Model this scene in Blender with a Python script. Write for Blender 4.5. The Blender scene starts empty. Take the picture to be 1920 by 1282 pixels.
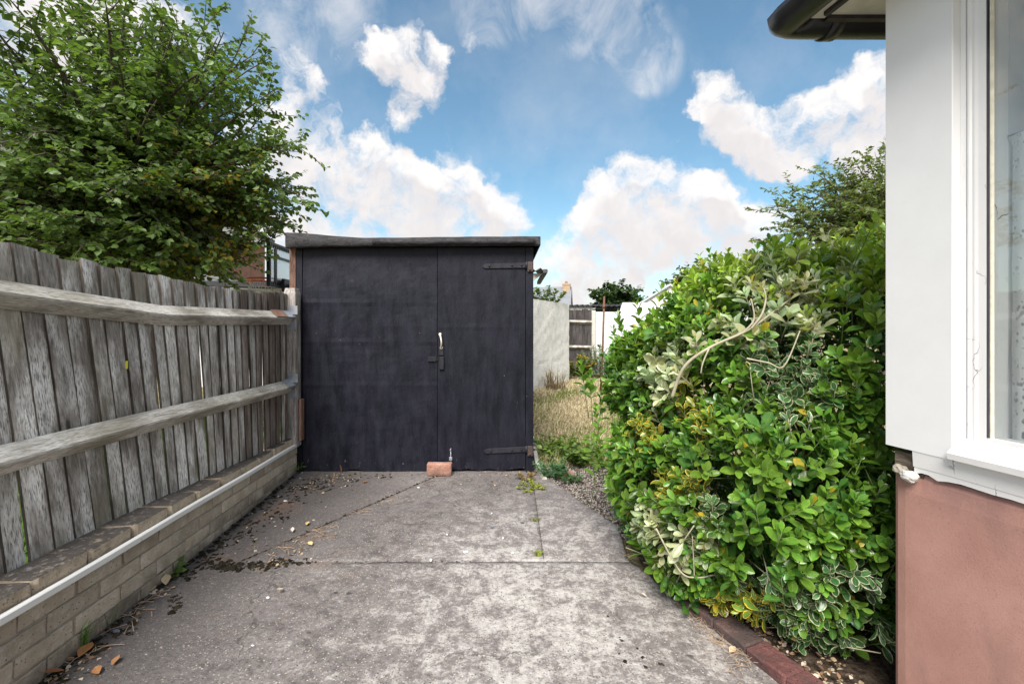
import bpy, bmesh, math, random
import numpy as np
from mathutils import Vector, Matrix, noise as mnoise

scene = bpy.context.scene
COL = scene.collection
RNG = np.random.default_rng(11)
random.seed(11)

# ------------------------------------------------------------------ camera
F = 1920 * 16.0 / 36.0          # focal length in photo pixels
HX, HY, CAMZ = 960.0, 620.0, 1.26
cam_d = bpy.data.cameras.new('camera')
cam_d.lens = 16.0
cam_d.sensor_width = 36.0
cam_d.shift_y = -21.0 / 1920.0
cam_d.clip_start = 0.05
cam_d.clip_end = 2000.0
cam = bpy.data.objects.new('camera', cam_d)
cam.location = (0, 0, CAMZ)
cam.rotation_euler = (math.radians(90), 0, 0)
COL.objects.link(cam)
scene.camera = cam


def at(px, py, d):
    """world point seen at photo pixel px, py at distance d along +Y"""
    return Vector(((px - HX) / F * d, d, CAMZ + (HY - py) / F * d))


# ------------------------------------------------------------------ light
SUN_EL, SUN_AZ = math.radians(49), math.radians(195)   # azimuth from +Y, clockwise
sun_d = bpy.data.lights.new('sun', 'SUN')
sun_d.energy = 2.5
sun_d.angle = math.radians(30)
sun_d.color = (1.0, 0.945, 0.87)
sun = bpy.data.objects.new('sun', sun_d)
_sd = Vector((math.sin(SUN_AZ) * math.cos(SUN_EL), math.cos(SUN_AZ) * math.cos(SUN_EL), math.sin(SUN_EL)))
sun.rotation_euler = _sd.to_track_quat('Z', 'Y').to_euler()
sun.location = _sd * 30
COL.objects.link(sun)

scene.view_settings.view_transform = 'Standard'
scene.view_settings.look = 'None'
scene.view_settings.gamma = 1.0
scene.view_settings.exposure = 1.50
scene.view_settings.use_curve_mapping = False


class NT:
    """small helper for building node trees"""
    def __init__(self, tree):
        self.t = tree
        self.n = tree.nodes
        self.l = tree.links

    def new(self, kind, **kw):
        nd = self.n.new(kind)
        for k, v in kw.items():
            setattr(nd, k, v)
        return nd

    def put(self, sock, v):
        if v is None:
            return
        if isinstance(v, bpy.types.NodeSocket):
            self.l.new(v, sock)
        else:
            if hasattr(sock, 'default_value'):
                if sock.type == 'RGBA' and not hasattr(v, '__len__'):
                    v = (v, v, v, 1)
                elif sock.type == 'RGBA' and len(v) == 3:
                    v = (*v, 1)
                sock.default_value = v

    def math(self, op, a, b=None, c=None, clamp=False):
        nd = self.new('ShaderNodeMath', operation=op, use_clamp=clamp)
        self.put(nd.inputs[0], a)
        self.put(nd.inputs[1], b)
        self.put(nd.inputs[2], c)
        return nd.outputs[0]

    def vmath(self, op, a, b=None, scale=None):
        nd = self.new('ShaderNodeVectorMath', operation=op)
        self.put(nd.inputs[0], a)
        self.put(nd.inputs[1], b)
        if scale is not None:
            self.put(nd.inputs['Scale'], scale)
        return nd.outputs['Value'] if op in ('DOT_PRODUCT', 'LENGTH') else nd.outputs[0]

    def remap(self, v, a, b, c=0.0, d=1.0, smooth=False):
        nd = self.new('ShaderNodeMapRange')
        nd.interpolation_type = 'SMOOTHSTEP' if smooth else 'LINEAR'
        nd.clamp = True
        for i, x in enumerate((v, a, b, c, d)):
            self.put(nd.inputs[i], x)
        return nd.outputs[0]

    def noise(self, vec, scale=5, detail=4, rough=0.5, lac=2.0, dist=0.0, color=False):
        nd = self.new('ShaderNodeTexNoise')
        self.put(nd.inputs['Vector'], vec)
        self.put(nd.inputs['Scale'], scale)
        self.put(nd.inputs['Detail'], detail)
        self.put(nd.inputs['Roughness'], rough)
        self.put(nd.inputs['Lacunarity'], lac)
        self.put(nd.inputs['Distortion'], dist)
        return nd.outputs['Color'] if color else nd.outputs['Fac']

    def voro(self, vec, scale=5, feature='F1', out='Distance', rand=1.0):
        nd = self.new('ShaderNodeTexVoronoi', feature=feature)
        self.put(nd.inputs['Vector'], vec)
        self.put(nd.inputs['Scale'], scale)
        self.put(nd.inputs['Randomness'], rand)
        return nd.outputs[out]

    def mix(self, f, a, b, mode='MIX'):
        nd = self.new('ShaderNodeMix', data_type='RGBA', blend_type=mode)
        self.put(nd.inputs[0], f)
        self.put(nd.inputs[6], a)
        self.put(nd.inputs[7], b)
        return nd.outputs[2]

    def scalev(self, vec, s):
        return self.vmath('MULTIPLY', vec, s)

    def bump(self, h, strength=0.3, dist=0.01, normal=None):
        nd = self.new('ShaderNodeBump')
        self.put(nd.inputs['Strength'], strength)
        self.put(nd.inputs['Distance'], dist)
        self.put(nd.inputs['Height'], h)
        self.put(nd.inputs['Normal'], normal)
        return nd.outputs[0]


# ------------------------------------------------------------------ sky
world = bpy.data.worlds.new('World')
scene.world = world
world.use_nodes = True
world.cycles.sampling_method = 'MANUAL'
world.cycles.sample_map_resolution = 512
W = NT(world.node_tree)
W.n.clear()
SKY_STRENGTH = 0.10


def sky_dir(px, py):
    return Vector(((px - HX) / F, 1.0, (HY - py) / F)).normalized()


# cumulus banks: direction of the centre and angular radius
BLOBS = [(712, 110, 36), (750, 105, 36), (795, 112, 46), (768, 165, 50), (758, 222, 30), (832, 95, 22),
         (553, 138, 40), (570, 185, 44), (592, 232, 36),
         (500, 255, 52), (520, 300, 70), (610, 320, 80), (690, 345, 72), (640, 395, 90), (760, 360, 66), (720, 410, 90),
         (805, 395, 80), (862, 335, 40), (885, 385, 60), (925, 415, 50), (680, 282, 30), (560, 350, 80), (860, 440, 70), (940, 450, 60),
         (1190, 395, 92), (1130, 432, 82), (1255, 432, 92), (1330, 415, 66), (1372, 445, 44), (1080, 470, 72), (1150, 490, 95),
         (1260, 505, 95), (1050, 505, 60), (1325, 368, 34), (1185, 352, 40), (1100, 560, 90), (1250, 580, 120), (1380, 520, 60), (1020, 570, 60),
         (1338, 180, 44), (1375, 222, 52), (1430, 262, 56), (1500, 250, 62), (1555, 225, 60), (1610, 180, 56), (1640, 135, 46),
         (1655, 205, 60), (1470, 302, 34), (1308, 205, 24), (1620, 285, 46), (1680, 260, 80), (1432, 412, 32),
         (250, 60, 90), (120, 30, 80), (380, 60, 44), (420, 440, 120), (300, 470, 150), (440, 290, 60), (60, 130, 90), (150, 420, 150),
         (1500, 560, 140), (1750, 420, 120), (1800, 140, 90), (1700, 600, 160), (700, 560, 140), (900, 590, 120)]
WISPS = [(1130, 20, 60), (1170, 60, 46), (1200, 105, 44), (1225, 125, 34), (960, 8, 50), (610, 15, 70), (530, 0, 60), (1070, 5, 50), (905, 15, 40)]
# more unseen clouds all round, added and enlarged to lift the ambient light
_r = random.Random(5)
dirs = [(sky_dir(x, y), r / F * math.sqrt(sky_dir(x, y).y)) for x, y, r in BLOBS]
for i in range(60):
    az = _r.uniform(0, 2 * math.pi)
    el = math.radians(_r.choice([6, 10, 16, 24, 34, 46, 60]) + _r.uniform(-3, 3))
    v = Vector((math.sin(az) * math.cos(el), math.cos(az) * math.cos(el), math.sin(el)))
    if v.y > 0.15 and abs(v.x / v.y) < 1.5 and v.z / v.y < 1.3:
        continue
    dirs.append((v, _r.uniform(0.17, 0.32)))



def density_group(name, detail, amp):
    grp = bpy.data.node_groups.new(name, 'ShaderNodeTree')
    grp.interface.new_socket('Vector', in_out='INPUT', socket_type='NodeSocketVector')
    grp.interface.new_socket('Density', in_out='OUTPUT', socket_type='NodeSocketFloat')
    G = NT(grp)
    gi = G.new('NodeGroupInput')
    go = G.new('NodeGroupOutput')
    gv = gi.outputs[0]
    wob = G.vmath('SUBTRACT', G.noise(gv, 8.0, min(detail, 7), 0.60, color=True), (0.5, 0.5, 0.5))
    gvw = G.vmath('NORMALIZE', G.vmath('ADD', gv, G.vmath('SCALE', wob, scale=0.13)))
    acc = None
    for v, r in dirs:
        dt = G.vmath('DOT_PRODUCT', gvw, tuple(v))
        m = G.remap(dt, math.cos(min(1.38 * r, 1.5)), math.cos(0.1 * r), 0, 1, True)
        acc = m if acc is None else G.math('ADD', acc, m)
    acc = G.math('MULTIPLY', G.math('MINIMUM', acc, 1.25), 0.78)
    fb = G.noise(gvw, 11.0, detail, 0.62, 2.1)
    fb2 = G.noise(gvw, 4.0, min(3, detail), 0.5)
    dens = G.math('ADD', acc, G.math('MULTIPLY', G.math('SUBTRACT', fb, 0.5), amp))
    dens = G.math('ADD', dens, G.math('MULTIPLY', G.math('SUBTRACT', fb2, 0.5), 0.9))
    G.l.new(dens, go.inputs[0])
    return grp


grp = density_group('cloud_density', 11, 3.0)
grp_soft = density_group('cloud_density_soft', 3, 1.6)

tc = W.new('ShaderNodeTexCoord')
dirv = tc.outputs['Generated']
sky = W.new('ShaderNodeTexSky', sky_type='NISHITA')
sky.sun_disc = False
sky.sun_elevation = SUN_EL
sky.sun_rotation = SUN_AZ
sky.altitude = 50
sky.air_density = 1.0
sky.dust_density = 0.6
sky.ozone_density = 2.2


def dens_at(vec, tree=None):
    g = W.new('ShaderNodeGroup')
    g.node_tree = tree or grp
    W.l.new(vec, g.inputs[0])
    return g.outputs[0]


d0 = dens_at(dirv)
d1 = dens_at(W.vmath('NORMALIZE', W.vmath('ADD', dirv, (-0.012, 0.0, 0.055))), grp_soft)
alpha = W.remap(d0, 0.30, 1.20, 0, 1, True)
shade = W.remap(W.math('ADD', d1, W.math('MULTIPLY', d0, 0.10)), 0.45, 1.45, 0, 1, True)
cloudcol = W.mix(shade, (3.75, 3.62, 3.55), (3.02, 2.88, 2.90))
# thin high wisps
wacc = None
for x, y, r in WISPS:
    v = sky_dir(x, y)
    dt = W.vmath('DOT_PRODUCT', dirv, tuple(v))
    rr = r / F * math.sqrt(v.y)
    m = W.remap(dt, math.cos(1.8 * rr), 1.0, 0, 1, True)
    wacc = m if wacc is None else W.math('ADD', wacc, m)
wn = W.remap(W.noise(W.scalev(dirv, (7, 7, 4)), 1.6, 8, 0.62, dist=0.6), 0.36, 0.74)
wisp = W.math('MULTIPLY', W.math('MULTIPLY', W.math('MINIMUM', wacc, 1.0), wn), 0.62)
haze_n = W.math('MULTIPLY', W.remap(W.noise(dirv, 5.0, 7, 0.6), 0.45, 0.8), 0.20)
alpha = W.math('MAXIMUM', W.math('MAXIMUM', alpha, wisp), haze_n)
skycol = W.mix(1.0, sky.outputs[0], (0.60, 0.71, 0.64), 'MULTIPLY')
final = W.mix(alpha, skycol, cloudcol)
bg = W.new('ShaderNodeBackground')
W.put(bg.inputs[0], final)
bg.inputs[1].default_value = SKY_STRENGTH
wo = W.new('ShaderNodeOutputWorld')
W.l.new(bg.outputs[0], wo.inputs[0])

# ------------------------------------------------------------------ object helpers
def props(o, label=None, cat=None, group=None, kind=None):
    for k, v in (('label', label), ('category', cat), ('group', group), ('kind', kind)):
        if v:
            o[k] = v
    return o


def thing(name, label, cat, loc=(0, 0, 0), group=None, kind=None):
    o = bpy.data.objects.new(name, None)
    o.location = loc
    o.empty_display_size = 0.1
    COL.objects.link(o)
    return props(o, label, cat, group, kind)


def put(name, me, parent=None, loc=None, rot=None, scale=None):
    """link a mesh; children keep world coordinates of their vertices"""
    o = bpy.data.objects.new(name, me)
    COL.objects.link(o)
    if parent is not None:
        o.parent = parent
        top = parent
        m = Matrix.Identity(4)
        chain = []
        while top is not None:
            chain.append(top)
            top = top.parent
        for t in reversed(chain):
            m = m @ t.matrix_parent_inverse @ t.matrix_basis
        o.matrix_parent_inverse = m.inverted()
    if loc is not None:
        o.location = loc
    if rot is not None:
        o.rotation_euler = rot
    if scale is not None:
        o.scale = scale
    return o


def mesh_from(name, verts, faces, mat, smooth=False):
    me = bpy.data.meshes.new(name)
    me.from_pydata([tuple(v) for v in verts], [], [tuple(f) for f in faces])
    me.materials.append(mat)
    if smooth:
        me.polygons.foreach_set('use_smooth', [True] * len(me.polygons))
    me.update()
    return me


class MB:
    """collects simple shapes into one mesh"""
    def __init__(self):
        self.v, self.f = [], []

    def add(self, verts, faces):
        b = len(self.v)
        self.v += [Vector(v) for v in verts]
        self.f += [tuple(b + i for i in f) for f in faces]
        return self

    def box(self, lo, hi, M=None):
        (x0, y0, z0), (x1, y1, z1) = lo, hi
        vs = [Vector(p) for p in ((x0, y0, z0), (x1, y0, z0), (x1, y1, z0), (x0, y1, z0),
                                  (x0, y0, z1), (x1, y0, z1), (x1, y1, z1), (x0, y1, z1))]
        if M is not None:
            vs = [M @ p for p in vs]
        return self.add(vs, [(0, 3, 2, 1), (4, 5, 6, 7), (0, 1, 5, 4), (1, 2, 6, 5), (2, 3, 7, 6), (3, 0, 4, 7)])

    def prism(self, section, path, closed=True):
        """section: list of 2-D points; path: list of (origin, axis_u, axis_v); sweeps and caps"""
        n = len(section)
        vs, fs = [], []
        for o, u, w in path:
            vs += [Vector(o) + Vector(u) * a + Vector(w) * b for a, b in section]
        for i in range(len(path) - 1):
            for j in range(n if closed else n - 1):
                k = (j + 1) % n
                fs.append((i * n + j, i * n + k, (i + 1) * n + k, (i + 1) * n + j))
        if closed:
            fs.append(tuple(reversed(range(n))))
            fs.append(tuple(range((len(path) - 1) * n, len(path) * n)))
        return self.add(vs, fs)

    def tube(self, pts, radii, n=6):
        pts = [Vector(p) for p in pts]
        if not hasattr(radii, '__len__'):
            radii = [radii] * len(pts)
        sec = [(math.cos(2 * math.pi * i / n), math.sin(2 * math.pi * i / n)) for i in range(n)]
        path_u = None
        vs, fs = [], []
        for i, p in enumerate(pts):
            t = (pts[min(i + 1, len(pts) - 1)] - pts[max(i - 1, 0)]).normalized()
            if path_u is None:
                path_u = t.orthogonal().normalized()
            path_u = (path_u - t * path_u.dot(t)).normalized()
            w = t.cross(path_u)
            vs += [p + (path_u * a + w * b) * radii[i] for a, b in sec]
        for i in range(len(pts) - 1):
            for j in range(n):
                k = (j + 1) % n
                fs.append((i * n + j, i * n + k, (i + 1) * n + k, (i + 1) * n + j))
        fs.append(tuple(reversed(range(n))))
        fs.append(tuple(range((len(pts) - 1) * n, len(pts) * n)))
        return self.add(vs, fs)

    def build(self, name, mat, parent=None, smooth=False, bevel=0.0, origin=None, segs=1):
        me = mesh_from(name, self.v, self.f, mat, smooth)
        if bevel:
            bm = bmesh.new()
            bm.from_mesh(me)
            bmesh.ops.remove_doubles(bm, verts=bm.verts, dist=1e-5)
            bmesh.ops.bevel(bm, geom=bm.edges[:], offset=bevel, segments=segs, affect='EDGES', profile=0.6)
            bm.to_mesh(me)
            bm.free()
        o = put(name, me, parent)
        if origin is not None:
            origin = Vector(origin)
            me.transform(Matrix.Translation(-origin))
            o.location = origin
        return o


def np_mesh(name, V, T, mat, uv=None, col=None, edge=None, smooth=True):
    """triangle mesh from numpy arrays"""
    me = bpy.data.meshes.new(name)
    nv, nt = len(V), len(T)
    me.vertices.add(nv)
    me.vertices.foreach_set('co', np.ascontiguousarray(V, np.float32).ravel())
    me.loops.add(nt * 3)
    me.loops.foreach_set('vertex_index', np.ascontiguousarray(T, np.int32).ravel())
    me.polygons.add(nt)
    me.polygons.foreach_set('loop_start', np.arange(nt, dtype=np.int32) * 3)
    me.polygons.foreach_set('loop_total', np.full(nt, 3, np.int32))
    me.polygons.foreach_set('use_smooth', np.full(nt, smooth, bool))
    if uv is not None:
        l = me.uv_layers.new(name='UVMap')
        l.data.foreach_set('uv', np.ascontiguousarray(uv[T.ravel()], np.float32).ravel())
    for nm, c in (('Col', col), ('Edge', edge)):
        if c is not None:
            a = me.color_attributes.new(nm, 'FLOAT_COLOR', 'POINT')
            c4 = np.ones((nv, 4), np.float32)
            c4[:, :3] = c
            a.data.foreach_set('color', c4.ravel())
    me.materials.append(mat)
    me.update()
    me.validate()
    return me


def scatter(name, tmpl, M, P, mat, cols, edges=None, parent=None):
    """many copies of a small template joined into one mesh"""
    tv, tt, tuv = tmpl
    N, n = len(P), len(tv)
    V = np.einsum('nij,vj->nvi', M, tv) + P[:, None, :]
    T = tt[None] + (np.arange(N) * n)[:, None, None]
    c = np.repeat(cols, n, axis=0)
    e = np.repeat(edges, n, axis=0) if edges is not None else None
    me = np_mesh(name, V.reshape(-1, 3), T.reshape(-1, 3), mat, np.tile(tuv, (N, 1)), c, e)
    return put(name, me, parent)


def leaf_template(rows, fold=0.25, droop=0.25):
    """rows: (v, half width); length 1 along +Y, normal +Z"""
    V, UV, T = [], [], []
    for v, w in rows:
        z = -droop * v * v
        for s in (-1, 0, 1):
            V.append((s * w, v, z + fold * w * abs(s)))
            UV.append((0.5 + 0.5 * s, v))
    for i in range(len(rows) - 1):
        for k in (0, 1):
            a = i * 3 + k
            T += [(a, a + 1, a + 4), (a, a + 4, a + 3)]
    return np.array(V, float), np.array(T, int), np.array(UV, float)


def frames(axis, normal_hint):
    """rotation matrices whose +Y is axis and +Z near the hint (arrays N,3)"""
    y = axis / np.linalg.norm(axis, axis=1, keepdims=True)
    z = normal_hint - y * np.sum(normal_hint * y, axis=1, keepdims=True)
    nz = np.linalg.norm(z, axis=1, keepdims=True)
    z = np.where(nz > 1e-4, z / np.maximum(nz, 1e-6), np.array([[0, 0, 1.0]]))
    x = np.cross(y, z)
    return np.stack([x, y, z], axis=2)


def unit(a):
    return a / np.maximum(np.linalg.norm(a, axis=-1, keepdims=True), 1e-9)


def project(P):
    return HX + P[:, 0] / P[:, 1] * F, HY - (P[:, 2] - CAMZ) / P[:, 1] * F


# ------------------------------------------------------------------ materials
def new_mat(name):
    m = bpy.data.materials.new(name)
    m.use_nodes = True
    nt = NT(m.node_tree)
    b = nt.n['Principled BSDF']
    return m, nt, b


def setp(nt, b, base=None, rough=None, normal=None, spec=None, metal=None):
    for k, v in (('Base Color', base), ('Roughness', rough), ('Normal', normal), ('Specular IOR Level', spec), ('Metallic', metal)):
        if v is not None:
            nt.put(b.inputs[k], v)


def objvec(nt, use_random=True):
    tcn = nt.new('ShaderNodeTexCoord')
    v = tcn.outputs['Object']
    if use_random:
        oi = nt.new('ShaderNodeObjectInfo')
        cx = nt.new('ShaderNodeCombineXYZ')
        for i in range(3):
            nt.put(cx.inputs[i], nt.math('MULTIPLY', oi.outputs['Random'], 37.0 + 11 * i))
        return nt.vmath('ADD', v, cx.outputs[0]), oi.outputs['Random'], v
    return v, None, v


def geo_pos(nt):
    return nt.new('ShaderNodeNewGeometry').outputs['Position']


def sep(nt, v):
    s = nt.new('ShaderNodeSeparateXYZ')
    nt.put(s.inputs[0], v)
    return s.outputs


def mat_plain(name, col, rough=0.6, var=0.15, scale=8.0, bump=0.0, metal=0.0, spec=0.4):
    m, nt, b = new_mat(name)
    v = geo_pos(nt)
    n = nt.noise(v, scale, 6, 0.6)
    f = nt.remap(n, 0.3, 0.7, 1 - var, 1 + var)
    cc = nt.vmath('SCALE', tuple(col), scale=f)
    setp(nt, b, cc, rough, spec=spec, metal=metal)
    if bump:
        setp(nt, b, normal=nt.bump(nt.noise(v, scale * 12, 5, 0.6), bump, 0.004))
    return m


def mat_wood(name, dark, mid, light, grain=1.0, lichen=0.5, axis='Z', brown=None):
    """weathered softwood, grain along one local axis"""
    m, nt, b = new_mat(name)
    v, rnd, raw = objvec(nt)
    sc = {'Z': (1, 1, 0.07), 'Y': (1, 0.07, 1), 'X': (0.07, 1, 1)}[axis]
    sv = nt.scalev(v, sc)
    g1 = nt.noise(sv, 55 * grain, 7, 0.7, dist=0.9)
    g2 = nt.noise(sv, 210 * grain, 4, 0.65)
    bl = nt.noise(nt.scalev(v, tuple(0.35 if c < 1 else 1 for c in sc)), 7, 5, 0.6)
    c = nt.mix(nt.remap(g1, 0.36, 0.62), dark, mid)
    lf = nt.math('MULTIPLY', nt.remap(bl, 0.44, 0.60), nt.remap(g2, 0.38, 0.56))
    c = nt.mix(nt.math('MULTIPLY', lf, lichen), c, light)
    c = nt.mix(nt.math('MULTIPLY', nt.remap(bl, 0.50, 0.32), 0.55), c, dark)
    if brown:
        bf = nt.remap(nt.noise(v, 2.2, 3, 0.5), 0.50, 0.68)
        c = nt.mix(nt.math('MULTIPLY', bf, 0.45), c, brown)
    c = nt.mix(nt.math('MULTIPLY', nt.remap(g2, 0.45, 0.36), 0.55), c, dark)
    # knots
    kn = nt.voro(nt.scalev(v, tuple(0.35 if q < 1 else 1 for q in sc)), 4.2)
    c = nt.mix(nt.remap(kn, 0.075, 0.03), c, nt.mix(0.5, dark, (0.02, 0.018, 0.015)))
    c = nt.vmath('SCALE', c, scale=nt.remap(rnd, 0, 1, 0.74, 1.18))
    h = nt.math('ADD', nt.math('MULTIPLY', g2, 0.6), g1)
    setp(nt, b, c, 0.85, nt.bump(h, 0.55, 0.004), 0.25)
    return m


M_FENCE = mat_wood('weathered_fence_wood', (0.14, 0.122, 0.106), (0.49, 0.445, 0.40), (0.88, 0.85, 0.81), lichen=1.0, brown=(0.28, 0.25, 0.165))
M_FENCE_BROWN = mat_wood('brown_fence_wood', (0.085, 0.064, 0.055), (0.33, 0.27, 0.235), (0.60, 0.55, 0.50), lichen=0.35, brown=(0.16, 0.09, 0.06))
M_FENCE_EDGE = mat_wood('stained_shaded_board_edge', (0.035, 0.028, 0.023), (0.115, 0.095, 0.08), (0.24, 0.21, 0.18), lichen=0.4)  # edge stain, with the shade between boards painted into its dark colour
M_RAIL = mat_wood('rail_wood', (0.19, 0.17, 0.14), (0.54, 0.505, 0.45), (0.78, 0.75, 0.70), grain=1.7, axis='Y', lichen=0.85, brown=(0.22, 0.20, 0.12))
M_POST = mat_wood('post_wood', (0.10, 0.085, 0.075), (0.30, 0.265, 0.245), (0.50, 0.47, 0.45), lichen=0.5)
M_POST_BROWN = mat_wood('brown_post_wood', (0.035, 0.018, 0.012), (0.20, 0.105, 0.075), (0.36, 0.24, 0.20), lichen=0.3)
M_FAR_FENCE = mat_wood('far_fence_wood', (0.03, 0.026, 0.026), (0.085, 0.075, 0.075), (0.16, 0.145, 0.14), lichen=0.4)
M_BROKEN = mat_wood('split_timber', (0.06, 0.045, 0.035), (0.30, 0.24, 0.19), (0.5, 0.44, 0.38), axis='Y')


def mat_concrete():
    m, nt, b = new_mat('worn_concrete')
    p = geo_pos(nt)
    x, y, z = sep(nt, p)
    big = nt.remap(nt.noise(p, 1.5, 4, 0.55, dist=0.3), 0.3, 0.7)
    med = nt.remap(nt.noise(p, 9.5, 9, 0.76, dist=0.3), 0.28, 0.72)
    fine = nt.remap(nt.noise(p, 45, 6, 0.72), 0.28, 0.72)
    # cement-rich pale bloom down the middle, dirty towards the garden wall
    cx = nt.math('SUBTRACT', x, 0.05)
    cy = nt.math('SUBTRACT', y, 2.05)
    rr = nt.math('ADD', nt.math('MULTIPLY', nt.math('MULTIPLY', cx, cx), 1.5), nt.math('MULTIPLY', nt.math('MULTIPLY', cy, cy), 0.42))
    bloom = nt.math('SUBTRACT', 1.0, nt.math('MULTIPLY', rr, 0.95), clamp=True)
    right = nt.remap(x, -0.6, 0.7)
    pale = nt.math('ADD', nt.math('MULTIPLY', bloom, 0.30), nt.math('MULTIPLY', right, 0.14))
    t = nt.math('ADD', nt.math('SUBTRACT', nt.math('ADD', nt.math('MULTIPLY', med, 0.98), nt.math('MULTIPLY', big, 0.30)), 0.16), pale)
    t = nt.math('ADD', t, nt.math('MULTIPLY', nt.math('SUBTRACT', fine, 0.5), 0.55))
    c = nt.mix(nt.remap(t, 0.22, 0.78), (0.098, 0.088, 0.086), (0.236, 0.213, 0.207))
    c = nt.mix(nt.remap(t, 0.70, 1.08), c, (0.49, 0.47, 0.45))
    # exposed pebbles of the mix
    vo = nt.new('ShaderNodeTexVoronoi')
    nt.put(vo.inputs['Vector'], p)
    vo.inputs['Scale'].default_value = 95
    ag = nt.math('MULTIPLY', nt.remap(vo.outputs['Distance'], 0.36, 0.24), nt.remap(nt.noise(p, 55, 2), 0.36, 0.54))
    agc = nt.mix(nt.remap(sep(nt, vo.outputs['Color'])[0], 0.2, 0.9), (0.06, 0.05, 0.05), (0.56, 0.50, 0.44))
    c = nt.mix(nt.math('MULTIPLY', ag, 0.85), c, agc)
    vo2 = nt.new('ShaderNodeTexVoronoi')
    nt.put(vo2.inputs['Vector'], p)
    vo2.inputs['Scale'].default_value = 40
    ag2 = nt.math('MULTIPLY', nt.remap(vo2.outputs['Distance'], 0.22, 0.12), nt.remap(sep(nt, vo2.outputs['Color'])[1], 0.62, 0.70))
    c = nt.mix(nt.math('MULTIPLY', ag2, 0.65), c, nt.mix(sep(nt, vo2.outputs['Color'])[0], (0.14, 0.12, 0.11), (0.62, 0.58, 0.53)))
    # black algae along the wall and the far left, rusty brown smear
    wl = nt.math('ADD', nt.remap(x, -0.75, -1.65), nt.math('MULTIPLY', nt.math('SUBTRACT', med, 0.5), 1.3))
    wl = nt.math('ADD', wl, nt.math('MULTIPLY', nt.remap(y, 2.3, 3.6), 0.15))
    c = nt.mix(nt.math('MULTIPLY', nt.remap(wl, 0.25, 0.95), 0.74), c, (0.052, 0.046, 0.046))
    far = nt.math('MULTIPLY', nt.remap(y, 2.6, 3.2), nt.remap(nt.noise(p, 2.4, 5, 0.6), 0.40, 0.60))
    c = nt.mix(nt.math('MULTIPLY', far, 0.26), c, (0.100, 0.090, 0.090))
    ru = nt.math('MULTIPLY', nt.remap(nt.noise(p, 2.6, 5, 0.62), 0.56, 0.72), nt.remap(x, -0.5, -1.1))
    c = nt.mix(nt.math('MULTIPLY', ru, 0.5), c, (0.20, 0.115, 0.065))
    # black lichen spots
    sp = nt.voro(p, 9.5)
    spm = nt.math('MULTIPLY', nt.remap(nt.math('ADD', sp, nt.math('MULTIPLY', fine, 0.18)), 0.24, 0.17), nt.remap(nt.noise(p, 1.7, 2), 0.50, 0.60))
    c = nt.mix(nt.math('MULTIPLY', spm, 0.8), c, (0.030, 0.028, 0.028))
    # hairline cracks
    wp = nt.vmath('ADD', p, nt.vmath('SCALE', nt.noise(p, 3.0, 5, 0.6, color=True), scale=0.45))
    ck = nt.voro(wp, 0.9, 'DISTANCE_TO_EDGE')
    ckm = nt.math('MULTIPLY', nt.remap(ck, 0.006, 0.002), nt.remap(nt.noise(p, 1.1, 2), 0.46, 0.54))
    c = nt.mix(nt.math('MULTIPLY', ckm, 0.6), c, (0.05, 0.045, 0.04))
    h = nt.math('ADD', nt.math('MULTIPLY', fine, 0.8), nt.math('MULTIPLY', nt.remap(vo.outputs['Distance'], 0.4, 0.1), 0.5))
    h = nt.math('ADD', h, nt.math('MULTIPLY', med, 1.2))
    setp(nt, b, c, 0.88, nt.bump(h, 0.6, 0.006), 0.3)
    return m


M_CONC = mat_concrete()


def mat_wallbrick(name, a, bb, c3, edge_dark=0.5):
    m, nt, b = new_mat(name)
    v, rnd, raw = objvec(nt)
    n1 = nt.noise(v, 9, 6, 0.65)
    n2 = nt.noise(v, 70, 5, 0.7)
    c = nt.mix(nt.remap(n1, 0.35, 0.65), a, bb)
    c = nt.mix(nt.remap(nt.math('ADD', nt.math('MULTIPLY', n1, 0.4), nt.math('MULTIPLY', n2, 0.6)), 0.53, 0.64), c, c3)
    pit = nt.remap(nt.voro(v, 55), 0.16, 0.08)
    c = nt.mix(nt.math('MULTIPLY', pit, nt.remap(n1, 0.40, 0.58)), c, (0.05, 0.045, 0.04))
    c = nt.vmath('SCALE', c, scale=nt.remap(rnd, 0, 1, 0.78, 1.16))
    # soot and algae rising from the ground
    z = sep(nt, geo_pos(nt))[2]
    lo = nt.remap(nt.math('ADD', z, nt.math('MULTIPLY', nt.math('SUBTRACT', n1, 0.5), 0.20)), 0.09, 0.0)
    c = nt.mix(nt.math('MULTIPLY', lo, 0.6), c, (0.065, 0.06, 0.058))
    h = nt.math('SUBTRACT', nt.math('ADD', n2, n1), nt.math('MULTIPLY', pit, 0.8))
    setp(nt, b, c, 0.9, nt.bump(h, 0.9, 0.010), 0.25)
    return m


M_BRICK = mat_wallbrick('stock_brick', (0.46, 0.385, 0.295), (0.62, 0.53, 0.425), (0.70, 0.65, 0.57))


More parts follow.
